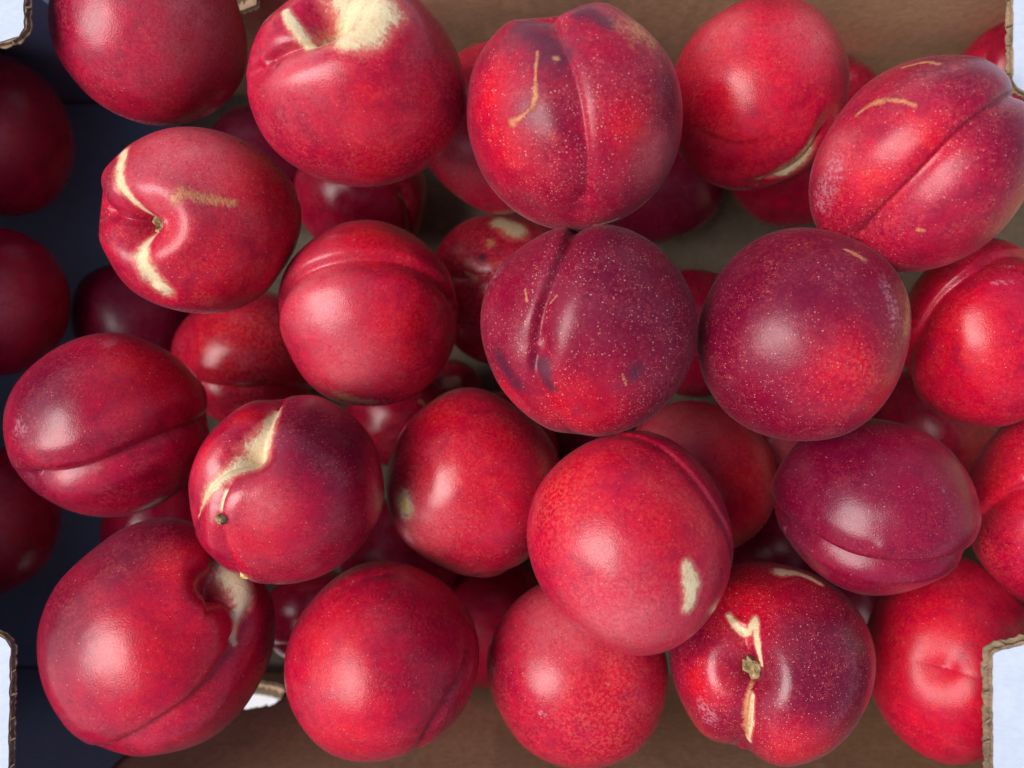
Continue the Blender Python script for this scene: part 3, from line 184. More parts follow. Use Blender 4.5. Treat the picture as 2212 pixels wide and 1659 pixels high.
 {'c':[-0.21553, 0.03401, 0.06796], 's':[0.02547, 0.03121, 0.02749], 'm':[[0.8388, 0.0, -0.5445],[0.0466, 0.9963, 0.0718],[0.5425, -0.0856, 0.8357]], 'phi':0, 'e':1.0, 'hi':0, 'p':(0.2, 0.3, 0.1, 0.2), 'label':'dim red nectarine low in the box at the left edge, half way down', 'seed':766, 'gr':[], 'cav':[], 'marks':[], 'tones':[('l',[[0.0, 0.0, 1.0, 0.379]])], 'scab':[], 'stem':None},
 {'c':[-0.21874, 0.10505, 0.065], 's':[0.02916, 0.03316, 0.03023], 'm':[[0.8373, 0.0, -0.5467],[0.1388, 0.9672, 0.2126],[0.5288, -0.254, 0.8099]], 'phi':0, 'e':1.0, 'hi':0, 'p':(0.35, 0.3, 0.1, 0.2), 'label':'dim plum nectarine low in the box under the upper left flap', 'seed':99, 'gr':[], 'cav':[], 'marks':[], 'tones':[('l',[[0.0, 0.0, 1.0, 0.339]])], 'scab':[], 'stem':None},
 {'c':[-0.22107, -0.05775, 0.065], 's':[0.0258, 0.032, 0.02804], 'm':[[0.8346, 0.0, -0.5508],[-0.0784, 0.9898, -0.1189],[0.5452, 0.1424, 0.8261]], 'phi':0, 'e':1.0, 'hi':0, 'p':(0.35, 0.3, 0.1, 0.2), 'label':'dim plum nectarine low in the box at the left edge above the lower flap', 'seed':489, 'gr':[], 'cav':[], 'marks':[], 'tones':[('l',[[0.0, 0.0, 1.0, 0.372]])], 'scab':[], 'stem':None},
 {'c':[-0.06802, 0.08461, 0.04439], 's':[0.03003, 0.0279, 0.0281], 'm':[[0.9822, 0.0, -0.1879],[0.0428, 0.9738, 0.2235],[0.1829, -0.2276, 0.9564]], 'phi':0, 'e':1.0, 'hi':0, 'p':(0.6, 0.4, 0.1, 0.6), 'label':'shadowed plum nectarine below the one with the cream stem hollow', 'seed':394, 'gr':[([[0.555, 0.236, 0.798, 0.0],[0.605, 0.142, 0.775, 0.0],[0.673, 0.011, 0.738, 0.0],[0.725, -0.127, 0.677, 0.0],[0.748, -0.286, 0.562, 0.0],[0.755, -0.448, 0.427, 0.0],[0.759, -0.562, 0.329, 0.0]], 0.05, 0.1, 0.02, 0.02)], 'cav':[], 'marks':[('t',[[0.568, 0.076, 0.819, 0.056],[0.6, 0.041, 0.795, 0.055],[0.642, -0.008, 0.763, 0.053],[0.677, -0.054, 0.734, 0.049],[0.698, -0.097, 0.71, 0.042],[0.71, -0.136, 0.69, 0.034],[0.718, -0.163, 0.677, 0.028]])], 'tones':[], 'scab':[], 'stem':None},
 {'c':[-0.00392, 0.09895, 0.09428], 's':[0.03239, 0.03123, 0.03086], 'm':[[0.9999, 0.0, -0.0128],[0.0039, 0.9514, 0.3079],[0.0122, -0.3079, 0.9513]], 'phi':0, 'e':1.0, 'hi':0, 'p':(0.1, 0.5, 0.2, 0.4), 'label':'red nectarine wedged behind the heart shaped speckled one', 'seed':187, 'gr':[], 'cav':[], 'marks':[('l',[[-0.407, -0.252, 0.878, 0.11]])], 'tones':[('l',[[-0.462, -0.306, 0.832, 0.329]])], 'scab':[], 'stem':None},
 {'c':[-0.00365, 0.04073, 0.06232], 's':[0.03215, 0.03289, 0.03155], 'm':[[0.9999, 0.0, -0.0108],[0.0013, 0.9928, 0.1197],[0.0107, -0.1198, 0.9927]], 'phi':0, 'e':1.0, 'hi':1, 'p':(0.1, 0.9, 0.5, 0.6), 'label':'mottled red nectarine with a cream patch, seen behind the dark central one', 'seed':736, 'gr':[([[-0.962, 0.273, 0.033, 0.0],[-0.849, 0.228, 0.271, 0.0],[-0.692, 0.17, 0.589, 0.0],[-0.536, 0.134, 0.834, 0.0],[-0.374, 0.142, 0.936, 0.0],[-0.217, 0.171, 0.963, 0.0],[-0.107, 0.193, 0.975, 0.0]], 0.04, 0.12, 0.01, 0)], 'cav':[], 'marks':[('c',[[-0.015, 0.817, 0.576, 0.133],[0.138, 0.728, 0.672, 0.145]]), ('k',[[-0.26, 0.383, 0.886, 0.067]]), ('t',[[-0.352, 0.134, 0.926, 0.048],[-0.475, 0.193, 0.859, 0.024]]), ('t',[[-0.168, 0.55, 0.818, 0.097]])], 'tones':[('g',[[-0.291, -0.104, 0.951, 0.485]])], 'scab':[], 'stem':None},
 {'c':[0.06762, 0.09404, 0.04], 's':[0.02958, 0.02911, 0.02847], 'm':[[0.9828, -0.0, 0.1846],[-0.0459, 0.9686, 0.2444],[-0.1788, -0.2487, 0.9519]], 'phi':0, 'e':1.0, 'hi':0, 'p':(1.9, 0.1, 0.1, 0.2), 'label':'nectarine with skin darkened for shade, right of the heart shaped one', 'seed':471, 'gr':[], 'cav':[], 'marks':[], 'tones':[], 'scab':[], 'stem':None},
 {'c':[0.12349, 0.10006, 0.05335], 's':[0.02949, 0.03027, 0.02898], 'm':[[0.942, -0.0, 0.3356],[-0.0881, 0.965, 0.2472],[-0.3238, -0.2624, 0.909]], 'phi':0, 'e':1.0, 'hi':0, 'p':(0.2, 0.3, 0.1, 0.2), 'label':'deep red nectarine below the scarlet one, over the bare box floor', 'seed':899, 'gr':[], 'cav':[], 'marks':[], 'tones':[], 'scab':[], 'stem':None},
 {'c':[0.14694, 0.12559, 0.04], 's':[0.02203, 0.02318, 0.02192], 'm':[[0.9258, -0.0, 0.3779],[-0.1162, 0.9516, 0.2846],[-0.3596, -0.3074, 0.881]], 'phi':0, 'e':1.0, 'hi':0, 'p':(0.1, 0.6, 0.2, 0.3), 'label':'small red nectarine peeping out right of the scarlet one', 'seed':362, 'gr':[], 'cav':[], 'marks':[('b',[[0.333, 0.594, 0.732, 0.123]])], 'tones':[], 'scab':[], 'stem':None},
 {'c':[0.20889, 0.12638, 0.07], 's':[0.02332, 0.02445, 0.02317], 'm':[[0.8449, -0.0, 0.5348],[-0.1647, 0.9514, 0.2601],[-0.5089, -0.3079, 0.8039]], 'phi':0, 'e':1.0, 'hi':0, 'p':(0.1, 0.2, 0.1, 0.4), 'label':'red nectarine in the upper right corner half under the flap', 'seed':893, 'gr':[([[-0.438, 0.185, 0.88, 0.0],[-0.413, 0.283, 0.86, 0.0],[-0.376, 0.419, 0.828, 0.0],[-0.333, 0.555, 0.763, 0.0],[-0.272, 0.694, 0.628, 0.0],[-0.205, 0.83, 0.465, 0.0],[-0.158, 0.924, 0.347, 0.0]], 0.04, 0.1, 0.02, 0.02)], 'cav':[], 'marks':[], 'tones':[], 'scab':[], 'stem':None},
 {'c':[-0.05003, -0.01434, 0.05274], 's':[0.02321, 0.02241, 0.02213], 'm':[[0.9898, 0.0, -0.1426],[-0.0058, 0.9992, -0.0404],[0.1425, 0.0408, 0.989]], 'phi':0, 'e':1.0, 'hi':0, 'p':(0.4, 0.5, 0.2, 0.6), 'label':'small shiny dark nectarine below the pinkish red one', 'seed':70, 'gr':[], 'cav':[], 'marks':[('t',[[0.39, 0.272, 0.879, 0.053],[0.538, 0.136, 0.832, 0.053]])], 'tones':[], 'scab':[], 'stem':None},
 {'c':[-0.03015, -0.00566, 0.02226], 's':[0.01771, 0.01777, 0.01721], 'm':[[0.9968, 0.0, -0.0796],[-0.0012, 0.9999, -0.0149],[0.0796, 0.0149, 0.9967]], 'phi':0, 'e':1.0, 'hi':0, 'p':(0.4, 0.6, 0.2, 0.5), 'label':'little dark nectarine with a straw coloured patch in the gap at the centre', 'seed':685, 'gr':[], 'cav':[], 'marks':[('c',[[-0.025, 0.312, 0.95, 0.15],[0.187, 0.375, 0.908, 0.113]]), ('t',[[0.25, 0.187, 0.95, 0.175]])], 'tones':[], 'scab':[], 'stem':None},
 {'c':[0.11582, -0.02269, 0.05], 's':[0.01757, 0.01848, 0.01748], 'm':[[0.9494, -0.0, 0.3142],[0.0193, 0.9981, -0.0583],[-0.3136, 0.0614, 0.9476]], 'phi':0, 'e':1.0, 'hi':0, 'p':(0.0, 0.8, 0.2, 0.1), 'label':'dull pinkish brown nectarine glimpsed under the smooth round purple one', 'seed':634, 'gr':[], 'cav':[], 'marks':[], 'tones':[('l',[[0.222, -0.388, 0.894, 0.778]])], 'scab':[], 'stem':None},
 {'c':[0.19155, -0.01905, 0.04], 's':[0.02517, 0.02744, 0.02551], 'm':[[0.8828, -0.0, 0.4697],[0.0219, 0.9989, -0.0412],[-0.4692, 0.0467, 0.8818]], 'phi':0, 'e':1.0, 'hi':0, 'p':(0.5, 0.5, 0.2, 0.3), 'label':'shaded nectarine in the gap between the magenta one and the right edge', 'seed':128, 'gr':[], 'cav':[], 'marks':[], 'tones':[], 'scab':[], 'stem':None},
 {'c':[-0.08986, -0.10579, 0.03999], 's':[0.02256, 0.02212, 0.02167], 'm':[[0.9702, 0.0, -0.2422],[-0.0664, 0.9617, -0.266],[0.2329, 0.2742, 0.933]], 'phi':0, 'e':1.0, 'hi':0, 'p':(0.5, 0.4, 0.1, 0.8), 'label':'brownish glossy nectarine in the gap above the white slot', 'seed':102, 'gr':[([[-0.908, -0.408, -0.094, 0.0],[-0.842, -0.451, 0.088, 0.0],[-0.749, -0.509, 0.333, 0.0],[-0.635, -0.559, 0.533, 0.0],[-0.477, -0.592, 0.647, 0.0],[-0.304, -0.616, 0.712, 0.0],[-0.182, -0.632, 0.753, 0.0]], 0.05, 0.1, 0.03, 0.02)], 'cav':[], 'marks':[], 'tones':[], 'scab':[], 'stem':None},
 {'c':[-0.15932, -0.06695, 0.04], 's':[0.02511, 0.02755, 0.02554], 'm':[[0.9145, 0.0, -0.4047],[-0.0679, 0.9858, -0.1533],[0.399, 0.1677, 0.9015]], 'phi':0, 'e':1.0, 'hi':0, 'p':(0.6, 0.3, 0.1, 0.7), 'label':'dark nectarine in the gap under the long creased crimson one', 'seed':756, 'gr':[], 'cav':[], 'marks':[], 'tones':[], 'scab':[], 'stem':None},
 {'c':[-0.01375, -0.11132, 0.02922], 's':[0.03206, 0.03092, 0.03054], 'm':[[0.9993, 0.0, -0.0371],[-0.0107, 0.9578, -0.2872],[0.0355, 0.2874, 0.9572]], 'phi':0, 'e':1.0, 'hi':0, 'p':(0.4, 0.3, 0.1, 0.5), 'label':'deep red nectarine between the two that lean on the lower wall', 'seed':994, 'gr':[], 'cav':[], 'marks':[], 'tones':[], 'scab':[], 'stem':None},
 {'c':[0.08165, 0.02291, 0.05], 's':[0.027, 0.0292, 0.02726], 'm':[[0.9739, -0.0, 0.2272],[-0.0145, 0.998, 0.0619],[-0.2267, -0.0636, 0.9719]], 'phi':0, 'e':1.0, 'hi':0, 'p':(0.5, 0.2, 0.1, 0.3), 'label':'dark nectarine hidden behind the central and the smooth round ones', 'seed':210, 'gr':[], 'cav':[], 'marks':[], 'tones':[], 'scab':[], 'stem':None},
 {'c':[-0.00545, -0.03036, 0.05507], 's':[0.02611, 0.02621, 0.02538], 'm':[[0.9999, 0.0, -0.0158],[-0.0014, 0.9962, -0.0877],[0.0157, 0.0877, 0.996]], 'phi':0, 'e':1.0, 'hi':0, 'p':(0.3, 0.3, 0.1, 0.3), 'label':'red nectarine just showing behind the one with the gold scab', 'seed':967, 'gr':[], 'cav':[], 'marks':[], 'tones':[], 'scab':[], 'stem':None},
 {'c':[0.12302, -0.07592, 0.04], 's':[0.02598, 0.02687, 0.02563], 'm':[[0.9463, -0.0, 0.3234],[0.0633, 0.9807, -0.1852],[-0.3171, 0.1957, 0.928]], 'phi':0, 'e':1.0, 'hi':0, 'p':(1.9, 0.1, 0.1, 0.2), 'label':'nectarine coloured almost black for shade at the bottom of the gap above the split stem one', 'seed':625, 'gr':[], 'cav':[], 'marks':[], 'tones':[], 'scab':[], 'stem':None},
 {'c':[-0.17566, 0.02894, 0.03204], 's':[0.02727, 0.02907, 0.02733], 'm':[[0.9024, 0.0, -0.4308],[0.0305, 0.9975, 0.0639],[0.4297, -0.0708, 0.9002]], 'phi':0, 'e':1.0, 'hi':0, 'p':(1.9, 0.1, 0.1, 0.2), 'label':'shade darkened nectarine deep in the gap between three left hand fruits', 'seed':220, 'gr':[], 'cav':[], 'marks':[], 'tones':[], 'scab':[], 'stem':None},
 {'c':[-0.11585, 0.10415, 0.03061], 's':[0.0269, 0.02764, 0.02645], 'm':[[0.9542, 0.0, -0.2993],[0.0777, 0.9657, 0.2479],[0.289, -0.2598, 0.9214]], 'phi':0, 'e':1.0, 'hi':0, 'p':(1.9, 0.1, 0.1, 0.2), 'label':'shade darkened nectarine deep in the gap under the two upper left fruits', 'seed':484, 'gr':[], 'cav':[], 'marks':[], 'tones':[], 'scab':[], 'stem':None},
 {'c':[0.04027, -0.03954, 0.03581], 's':[0.02656, 0.02657, 0.02577], 'm':[[0.9939, -0.0, 0.1099],[0.0118, 0.9942, -0.1066],[-0.1093, 0.1073, 0.9882]], 'phi':0, 'e':1.0, 'hi':0, 'p':(1.9, 0.1, 0.1, 0.2), 'label':'shade darkened nectarine deep in the gap between the bruised one and the topmost one', 'seed':589, 'gr':[], 'cav':[], 'marks':[], 'tones':[], 'scab':[], 'stem':None},
 {'c':[0.1655, -0.10056, 0.035], 's':[0.02341, 0.02482, 0.02339], 'm':[[0.9108, -0.0, 0.413],[0.1005, 0.9699, -0.2217],[-0.4005, 0.2434, 0.8834]], 'phi':0, 'e':1.0, 'hi':0, 'p':(1.9, 0.1, 0.1, 0.2), 'label':'shade darkened nectarine deep in the gap between the magenta and dimpled ones', 'seed':786, 'gr':[], 'cav':[], 'marks':[], 'tones':[], 'scab':[], 'stem':None},
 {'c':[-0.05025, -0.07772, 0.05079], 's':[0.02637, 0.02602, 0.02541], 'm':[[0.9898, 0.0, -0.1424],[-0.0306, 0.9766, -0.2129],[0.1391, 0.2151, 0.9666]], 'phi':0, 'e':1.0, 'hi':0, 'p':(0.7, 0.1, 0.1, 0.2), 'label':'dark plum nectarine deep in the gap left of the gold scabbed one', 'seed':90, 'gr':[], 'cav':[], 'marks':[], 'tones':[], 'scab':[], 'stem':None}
]

def ico(level):
    bm = bmesh.new(); bmesh.ops.create_icosphere(bm, subdivisions=level, radius=1)
    for f in bm.faces: f.smooth = True
    me = bpy.data.meshes.new('nectarine'); bm.to_mesh(me); bm.free()
    co = np.empty(len(me.vertices) * 3, np.float32); me.vertices.foreach_get('co', co)
    return me, co.reshape(-1, 3).astype(np.float64)
ICO = {1: ico(7), 0: ico(6)}

def seg_field(P, line, signed=False):
    """distance of every point to a polyline on the unit sphere, the width there, and the side"""
    best = np.full(len(P), 9.); wd = np.zeros(len(P)); sg = np.zeros(len(P))
    if len(line) == 1:
        q = np.array(line[0]); return np.linalg.norm(P - q[:3], axis=1), np.full(len(P), q[3]), sg
    for a, b in zip(line[:-1], line[1:]):
        a = np.array(a); b = np.array(b); ab = b[:3] - a[:3]; L = max((ab ** 2).sum(), 1e-9)
        t = np.clip(((P - a[:3]) @ ab) / L, 0, 1); q = a[:3] + t[:, None] * ab
        q /= np.linalg.norm(q, axis=1)[:, None]
        d = np.linalg.norm(P - q, axis=1); m = d < best
        best[m] = d[m]; wd[m] = (a[3] + t * (b[3] - a[3]))[m]
        s = P @ np.cross(a[:3], b[:3]); s /= (np.sqrt(L)); sg[m] = s[m]
    return best, wd, sg

def make_nectarine(o):
    base, P = ICO[o['hi']]
    rs = np.random.RandomState(o['seed'])
    disp = np.zeros(len(P))
    for k in range(7):
        d = rs.normal(size=3); d /= np.linalg.norm(d); disp += .014 * np.sin((P @ d) * (1.3 + k * .7) + rs.uniform(0, 6.28))
    for k in range(16):      # small dents and flats
        d = rs.normal(size=3); d /= np.linalg.norm(d); a = np.linalg.norm(P - d, axis=1)
        disp += rs.uniform(-.020, .010) * np.exp(-(a / rs.uniform(.14, .38)) ** 2)
    for line, depth, wid, crease, lip in o['gr']:
        dist, _, sg = seg_field(P, line)
        # fade towards both ends
        e0 = np.linalg.norm(P - np.array(line[0][:3]), axis=1); e1 = np.linalg.norm(P - np.array(line[-1][:3]), axis=1)
        fade = np.clip(np.minimum(e0, e1) / .16 + .35, 0, 1)
        g = np.exp(-(dist / (wid * 1.5)) ** 2)
        disp -= fade * depth * (.55 * g + .45 * np.exp(-(dist / (wid * .5)) ** 2))
        disp -= fade * crease * .8 * np.exp(-(dist / .016) ** 2)
        disp += fade * lip * np.tanh(sg / .022) * np.exp(-(dist / (wid * 1.6)) ** 2)
        disp += fade * depth * .22 * np.exp(-((dist - wid * 2.2) / (wid * 1.1)) ** 2)
    for q, depth, wid in o['cav']:
        a = np.linalg.norm(P - np.array(q), axis=1)
        disp -= depth * (np.exp(-(a / wid) ** 2) * .75 + .25 * np.exp(-(a / (wid * 1.8)) ** 2))
        if depth > .1: disp += depth * .10 * np.exp(-((a - wid * 2.4) / (wid * 1.1)) ** 2)
    ph = R(o['phi']); ax = np.array([math.cos(ph), math.sin(ph), 0]); E = np.eye(3) + (o['e'] - 1) * np.outer(ax, ax)
    V = ((P * (1 + disp)[:, None]) @ E) * np.array(o['s'])
    me = base.copy(); me.name = 'nectarine'
    me.vertices.foreach_set('co', V.astype(np.float32).ravel())
    A = np.zeros((len(P), 4), np.float32); B = np.zeros((len(P), 4), np.float32)
    for kind, line in o['marks']:
        dist, wd, _ = seg_field(P, line); f = np.clip(1 - .5 * dist / np.maximum(wd, .016), 0, 1)
        if kind in 'ctkb': i = 'ctkb'.index(kind); A[:, i] = np.maximum(A[:, i], f)
        else: i = 'rplg'.index(kind); B[:, i] = np.maximum(B[:, i], f)
    for kind, line in o['tones']:
        dist, wd, _ = seg_field(P, line); i = 'rplg'.index(kind); B[:, i] = np.maximum(B[:, i], np.exp(-(dist / np.maximum(wd, .01)) ** 2))
    for nm, D in (('marks', A), ('tones', B)):
        at = me.attributes.new(nm, 'FLOAT_COLOR', 'POINT'); at.data.foreach_set('color', D.ravel())
    me.update()
    ob = bpy.data.objects.new('nectarine', me); col.objects.link(ob)
    M = Matrix([list(x) for x in zip(*o['m'])]).to_4x4(); M.translation = Vector(o['c']); ob.matrix_world = M
    me.materials.append(skin_material(*o['p'], o['seed']))
    ob['label'] = o['label']; ob['category'] = 'nectarine'; ob['group'] = 'nectarines piled in the box'
    if o['stem']:
        q = Vector(o['stem'][:3]); dq = o['stem'][3]
        i = int(np.argmax(P @ np.array(q))); p = Vector(V[i]); size = .0040 if dq > .2 else .0015
        bm = bmesh.new(); rnd = random.Random(o['seed'])
        n = 14; rings = []
        for j, (h, r) in enumerate(((-.8, 1.0), (0, 1.05), (.5, .95), (.85, .8), (.9, .55), (.6, .25))):
            rings.append([bm.verts.new((size * r * math.cos(6.283 * a / n) * (1 + .22 * math.sin(3 * a + j)) , size * r * math.sin(6.283 * a / n) * (.75 + .2 * math.cos(2 * a)), size * (h + rnd.uniform(-.12, .12)))) for a in range(n)])
        for a_, b_ in zip(rings[:-1], rings[1:]):
            for k in range(n): bm.faces.new((a_[k], a_[(k + 1) % n], b_[(k + 1) % n], b_[k]))
        bm.faces.new(rings[-1])
        sm = bpy.data.meshes.new('stem'); bm.to_mesh(sm); bm.free(); sm.materials.append(M_STEM)
        so = bpy.data.objects.new('stem', sm); col.objects.link(so); so.parent = ob
        so.location = p + q * size * .55; so.rotation_euler = Vector(q).to_track_quat('Z', 'Y').to_euler()
    for q, rad in o['scab']:
        q = Vector(q).normalized(); i = int(np.argmax(P @ np.array(q))); p = Vector(V[i]); rnd = random.Random(o['seed'] + 3)
        nrm = Vector(np.array(q) / np.array(o['s'])).normalized()
        bm = bmesh.new(); c0 = bm.verts.new((0, 0, .0002)); pr = None; n = 28; prev = None
        for k in range(1, 7):
            ring = []
            for a in range(n):
                rr = rad * k / 6 * (1 + .10 * math.sin(3 * a * 6.283 / n + 1) + .08 * math.sin(5 * a * 6.283 / n) + rnd.uniform(-.05, .05))
                z = .00045 * (1 - (k / 6) ** 3) + rnd.uniform(-.0002, .0002) - (.0008 if k == 6 else 0) - .5 * (rad * k / 6) ** 2 / .03
                ring.append(bm.verts.new((rr * math.cos(a * 6.283 / n), rr * math.sin(a * 6.283 / n), z)))
            for a in range(n):
                bm.faces.new((ring[a], ring[(a + 1) % n], c0) if prev is None else (prev[a], prev[(a + 1) % n], ring[(a + 1) % n], ring[a]))
            prev = ring
        bmesh.ops.recalc_face_normals(bm, faces=bm.faces)
        sm = bpy.data.meshes.new('scab'); bm.to_mesh(sm); bm.free(); sm.materials.append(M_SCAB)
        so = bpy.data.objects.new('scab', sm); col.objects.link(so); so.parent = ob
        so.location = p + nrm * .0001; so.rotation_euler = nrm.to_track_quat('Z', 'Y').to_euler()
    return ob
for o in FRUIT: make_nectarine(o)
for me, _ in ICO.values(): bpy.data.meshes.remove(me)

# ---------------- cardboard box ----------------
T = .004; WY = .147; WX = .265; H = .166
def link(name, bm, mat, parent=None):
    me = bpy.data.meshes.new(name); bm.normal_update(); bm.to_mesh(me); bm.free(); me.materials.append(mat)
    ob = bpy.data.objects.new(name, me); col.objects.link(ob); ob.parent = parent; return ob
def prism(poly, z0, z1):
    bm = bmesh.new(); lo = [bm.verts.new((x, y, z0)) for x, y in poly]; hi = [bm.verts.new((x, y, z1)) for x, y in poly]
    n = len(poly)
    bm.faces.new(hi); bm.faces.new(lo[::-1])
    for i in range(n): bm.faces.new((lo[i], lo[(i + 1) % n], hi[(i + 1) % n], hi[i]))
    return bm
box = bpy.data.objects.new('cardboard_box', None); col.objects.link(box)
box['label'] = 'open brown corrugated cardboard box with white corner flaps holding the nectarines'; box['category'] = 'box'
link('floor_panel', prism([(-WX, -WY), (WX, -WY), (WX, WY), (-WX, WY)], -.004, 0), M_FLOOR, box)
for s in (-1, 1):
    x0, x1 = sorted((s * WX, s * (WX + T)))
    link('end_wall', prism([(x0, -WY), (x1, -WY), (x1, WY), (x0, WY)], -.004, H), M_KRAFT, box)
def wall_with_slot(s, slot, seed):
    """long wall with a real slot cut in it; torn paper rim; slot = x0, x1, z0, z1"""
    rnd = random.Random(seed); X0, X1, Z0, Z1 = slot; cx, cz = (X0 + X1) / 2, (Z0 + Z1) / 2; hx, hz = (X1 - X0) / 2, (Z1 - Z0) / 2
    n = 96; inner = []; outer = []
    for k in range(n):
        a = 2 * math.pi * k / n; c, s_ = math.cos(a), math.sin(a); q = (abs(c) ** 3.2 + abs(s_) ** 3.2) ** (-1 / 3.2)
        j = rnd.uniform(-.0004, .0004)
        inner.append((cx + (hx + j) * c * q, cz + (hz + j) * s_ * q))
        m = max(abs(c), abs(s_)); ox, oz = c / m, s_ / m
        outer.append((ox, oz))
    bm = bmesh.new()
    W0, W1, B0, B1 = -WX - T, WX + T, -.004, H
    def mapo(o): return ((cx + (W1 - cx) * o[0]) if o[0] > 0 else (cx + (cx - W0) * o[0]), (cz + (B1 - cz) * o[1]) if o[1] > 0 else (cz + (cz - B0) * o[1]))
    ya, yb = s * WY, s * (WY + T)
    # panel leans outward towards the rim by 3 mm
    def V(p, y): return bm.verts.new((p[0], y + s * .003 * (p[1] / H), p[1]))
    # intermediate rings for smooth quads
    ringsA = []; ringsB = []
    for t in (0, .25, .6, 1):
        ra = []; rb = []
        for i_, o_ in zip(inner, outer):
            e = mapo(o_); p = (i_[0] + (e[0] - i_[0]) * t, i_[1] + (e[1] - i_[1]) * t)
            ra.append(V(p, ya)); rb.append(V(p, yb))
        ringsA.append(ra); ringsB.append(rb)
    for rg in (ringsA, ringsB):
        for a_, b_ in zip(rg[:-1], rg[1:]):
            for k in range(n): bm.faces.new((a_[k], a_[(k + 1) % n], b_[(k + 1) % n], b_[k]))
    for k in range(n):
        for a_, b_ in ((ringsA[0], ringsB[0]), (ringsA[-1], ringsB[-1])):
            bm.faces.new((a_[k], a_[(k + 1) % n], b_[(k + 1) % n], b_[k]))
    bmesh.ops.recalc_face_normals(bm, faces=bm.faces)
    wall = link('side_wall', bm, M_KRAFT, box)
    # torn fibrous rim standing out of the slot edge
    bm = bmesh.new(); ra = []; rb = []; m = n * 2
    for k in range(m):
        p = inner[k // 2]; p2 = inner[(k // 2 + 1) % n]; f = (k % 2) / 2; p = (p[0] * (1 - f) + p2[0] * f, p[1] * (1 - f) + p2[1] * f)
        d = Vector((cx - p[0], cz - p[1])); d.normalize(); j = rnd.uniform(0, .0012); yy = s * (WY + rnd.uniform(-.0012, .0002)) + s * .003 * p[1] / H
        ra.append(bm.verts.new((p[0] - d.x * .0012, yy - s * .0006, p[1] - d.y * .0012)))
        j += .0022 * max(0, d.y) * (s < 0)
        rb.append(bm.verts.new((p[0] + d.x * j, s * (WY + .0045 + rnd.uniform(0, .0012)) + s * .003 * p[1] / H, p[1] + d.y * j)))
    for k in range(m): bm.faces.new((ra[k], ra[(k + 1) % m], rb[(k + 1) % m], rb[k]))
    link('torn_rim', bm, M_EDGE, wall)
wall_with_slot(-1, (-.185, -.1085, .013, .045), 5)
wall_with_slot(1, (-.185, -.0975, .084, .125), 9)

def corner_flap(poly, z, seed, teeth, brown):
    """one corrugated corner flap: white liner on top, torn kraft liner below, flutes showing along the free edge.
    poly: outline; the free edge runs through poly[0..teeth]"""
    rnd = random.Random(seed)
    free = [Vector(p) for p in poly[:teeth + 1]]; rest = poly[teeth + 1:]
    cen = Vector((sum(p[0] for p in poly) / len(poly), sum(p[1] for p in poly) / len(poly)))
    def walk(off, step, jit, corner=True):
        out = []
        for a, b in zip(free[:-1], free[1:]):
            L = (b - a).length; n = max(2, int(L / step)); d = (b - a).normalized(); nn = Vector((d.y, -d.x))
            if nn.dot(cen - a) > 0: nn = -nn
            for k in range(n):
                p = a.lerp(b, k / n) + nn * (off + rnd.uniform(-jit, jit)); out.append((p.x, p.y))
        d = (free[-1] - free[-2]).normalized(); nn = Vector((d.y, -d.x)); nn = -nn if nn.dot(cen - free[-1]) > 0 else nn
        p = free[-1] + nn * off; out.append((p.x, p.y)); return out
    core = link('corner_flap', prism(walk(brown, .0009, .0004) + rest, z, z + .0005), M_EDGE, box)
    link('white_liner', prism(walk(0, .0016, .0002) + rest, z + .0017, z + .0021), M_WHITE, core)
    link('middle_liner', prism(walk(brown * .35, .0013, .0003) + rest, z + .0005, z + .0017), M_EDGE, core)
    # flutes: short slanted ridges along the free edge
    fm = None
    for a, b in zip(free[:-1], free[1:]):
        L = (b - a).length; d = (b - a).normalized(); nn = Vector((d.y, -d.x)); nn = -nn if nn.dot(cen - a) > 0 else nn
        k = .003
        while k < L - .001:
            if fm is None:
                bm = bmesh.new(); n = 7; rr = []
                for j, t in enumerate((-1, -.5, 0, .5, 1)):
                    rr.append([bm.verts.new((.0022 * t, .00065 * math.cos(6.283 * i / n) * (1 - .3 * abs(t)), .00065 * math.sin(6.283 * i / n) * (1 - .3 * abs(t)) - .0004 * t)) for i in range(n)])
                for p_, q_ in zip(rr[:-1], rr[1:]):
                    for i in range(n): bm.faces.new((p_[i], p_[(i + 1) % n], q_[(i + 1) % n], q_[i]))
                bm.faces.new(rr[0][::-1]); bm.faces.new(rr[-1])
                fo = link('flute', bm, M_EDGE, core); fm = fo.data
            else:
                fo = bpy.data.objects.new('flute', fm); col.objects.link(fo); fo.parent = core
            p = a + d * (k + rnd.uniform(-.0006, .0006)) + nn * brown * .6
            fo.location = (p.x, p.y, z + .0013); fo.rotation_euler = (0, 0, math.atan2(nn.y, nn.x) + .5 + rnd.uniform(-.25, .25))
            s_ = rnd.uniform(.4, .6); fo.scale = (s_, s_, s_)
            k += .0072 * rnd.uniform(.85, 1.15)
    return core
FZ = H + .0003; EX = WX + T; EY = WY + .007
corner_flap([(-.1438, EY), (-.1437, .1050), (-.1452, .1025), (-.1500, .1008), (-EX, .0985), (-EX, EY)], FZ, 1, 4, .0012)
corner_flap([(-.1492, -EY), (-.1477, -.0780), (-.1490, -.0752), (-.1520, -.0735), (-EX, -.068), (-EX, -EY)], FZ, 2, 4, .0008)
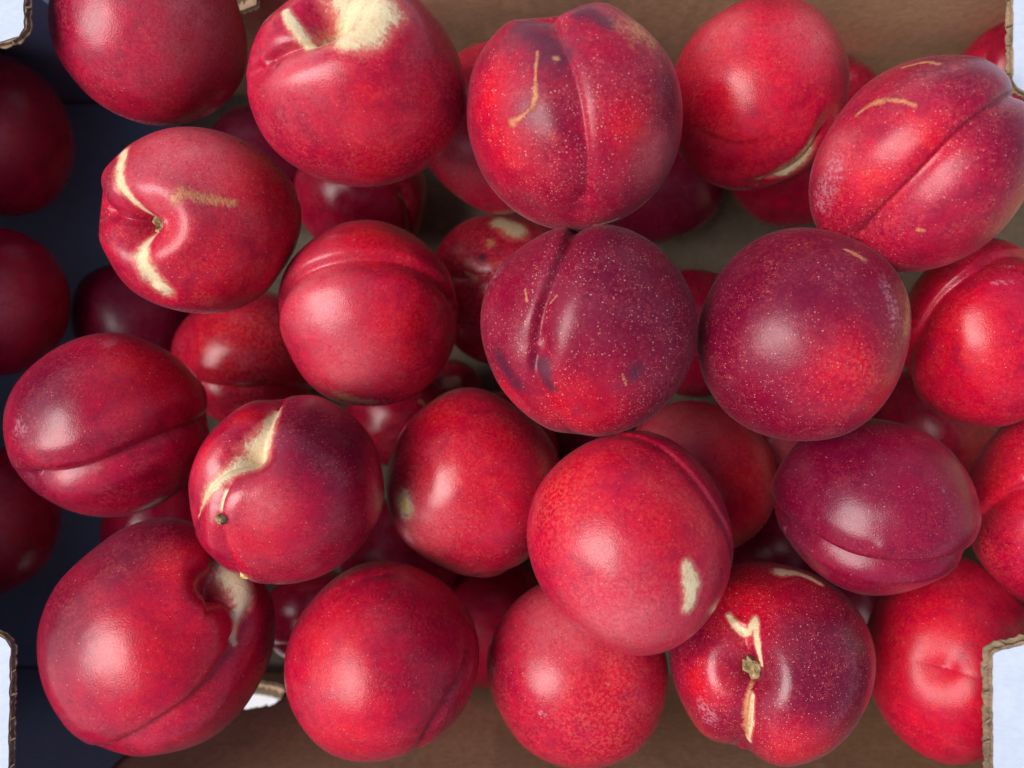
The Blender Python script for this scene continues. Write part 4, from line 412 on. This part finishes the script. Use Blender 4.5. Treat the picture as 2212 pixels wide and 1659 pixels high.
corner_flap([(.1480, EY), (.1476, .0898), (.1488, .0872), (.1530, .0850), (EX, .079), (EX, EY)], FZ, 3, 4, .0010)
corner_flap([(.1424, -EY), (.1416, -.0800), (.1428, -.0788), (.1530, -.0762), (EX, -.074), (EX, -EY)], FZ, 4, 4, .0022)
# unseen flap added to shade the left end fruit, white above and blue-grey below
ef = link('added_shade_flap', prism([(-EX, -.067), (-.232, -.070), (-.229, -.060), (-.228, .085), (-.231, .0965), (-EX, .0975)], FZ, FZ + .0018), M_HAZE, box)
link('white_liner', prism([(-EX, -.067), (-.232, -.070), (-.229, -.060), (-.228, .085), (-.231, .0965), (-EX, .0975)], FZ + .0018, FZ + .0022), M_WHITE, ef)  # white top of the added shade flap
# sheets added in the left corners, coloured blue-grey to give bluish haze
link('corner_haze_sheet', prism([(-.176, WY - .0012), (-WX + .001, WY - .0012), (-WX + .001, WY - .004), (-.176, WY - .003)], .0005, H - .002), M_HAZE, box)
link('corner_haze_sheet', prism([(-.153, -WY + .0005), (-.153, -WY + .0016), (-WX + .001, -WY + .0026), (-WX + .001, -WY + .0005)], .0005, H - .002), M_HAZE, box)

link('floor_shade_sheet', prism([(-WX + .002, -WY + .004), (-.168, -WY + .004), (-.168, WY - .005), (-WX + .002, WY - .005)], .0002, .0007), M_HAZE, box)  # added sheet; its blue-grey colour stands in for navy shade in the gaps

# ---------------- what shows through the slots ----------------
tb = link('table_top', prism([(-3, -3), (3, -3), (3, 3), (-3, 3)], -.06, -.0045), M_TABLE); tb['kind'] = 'structure'
mat = bpy.data.objects.new('plastic_mat', None); col.objects.link(mat); mat.location = (-.13, .21, -.0045)
mat['label'] = 'white ribbed plastic mat glimpsed through the upper slot of the box'; mat['category'] = 'mat'
link('base_sheet', prism([(-.12, -.05), (.12, -.05), (.12, .08), (-.12, .08)], .0002, .0012), M_PLAS, mat)
for k in range(20):
    x = -.117 + k * .012
    link('rib', prism([(x, -.049), (x + .005, -.049), (x + .005, .079), (x, .079)], .0012, .0092), M_PLAS, mat)
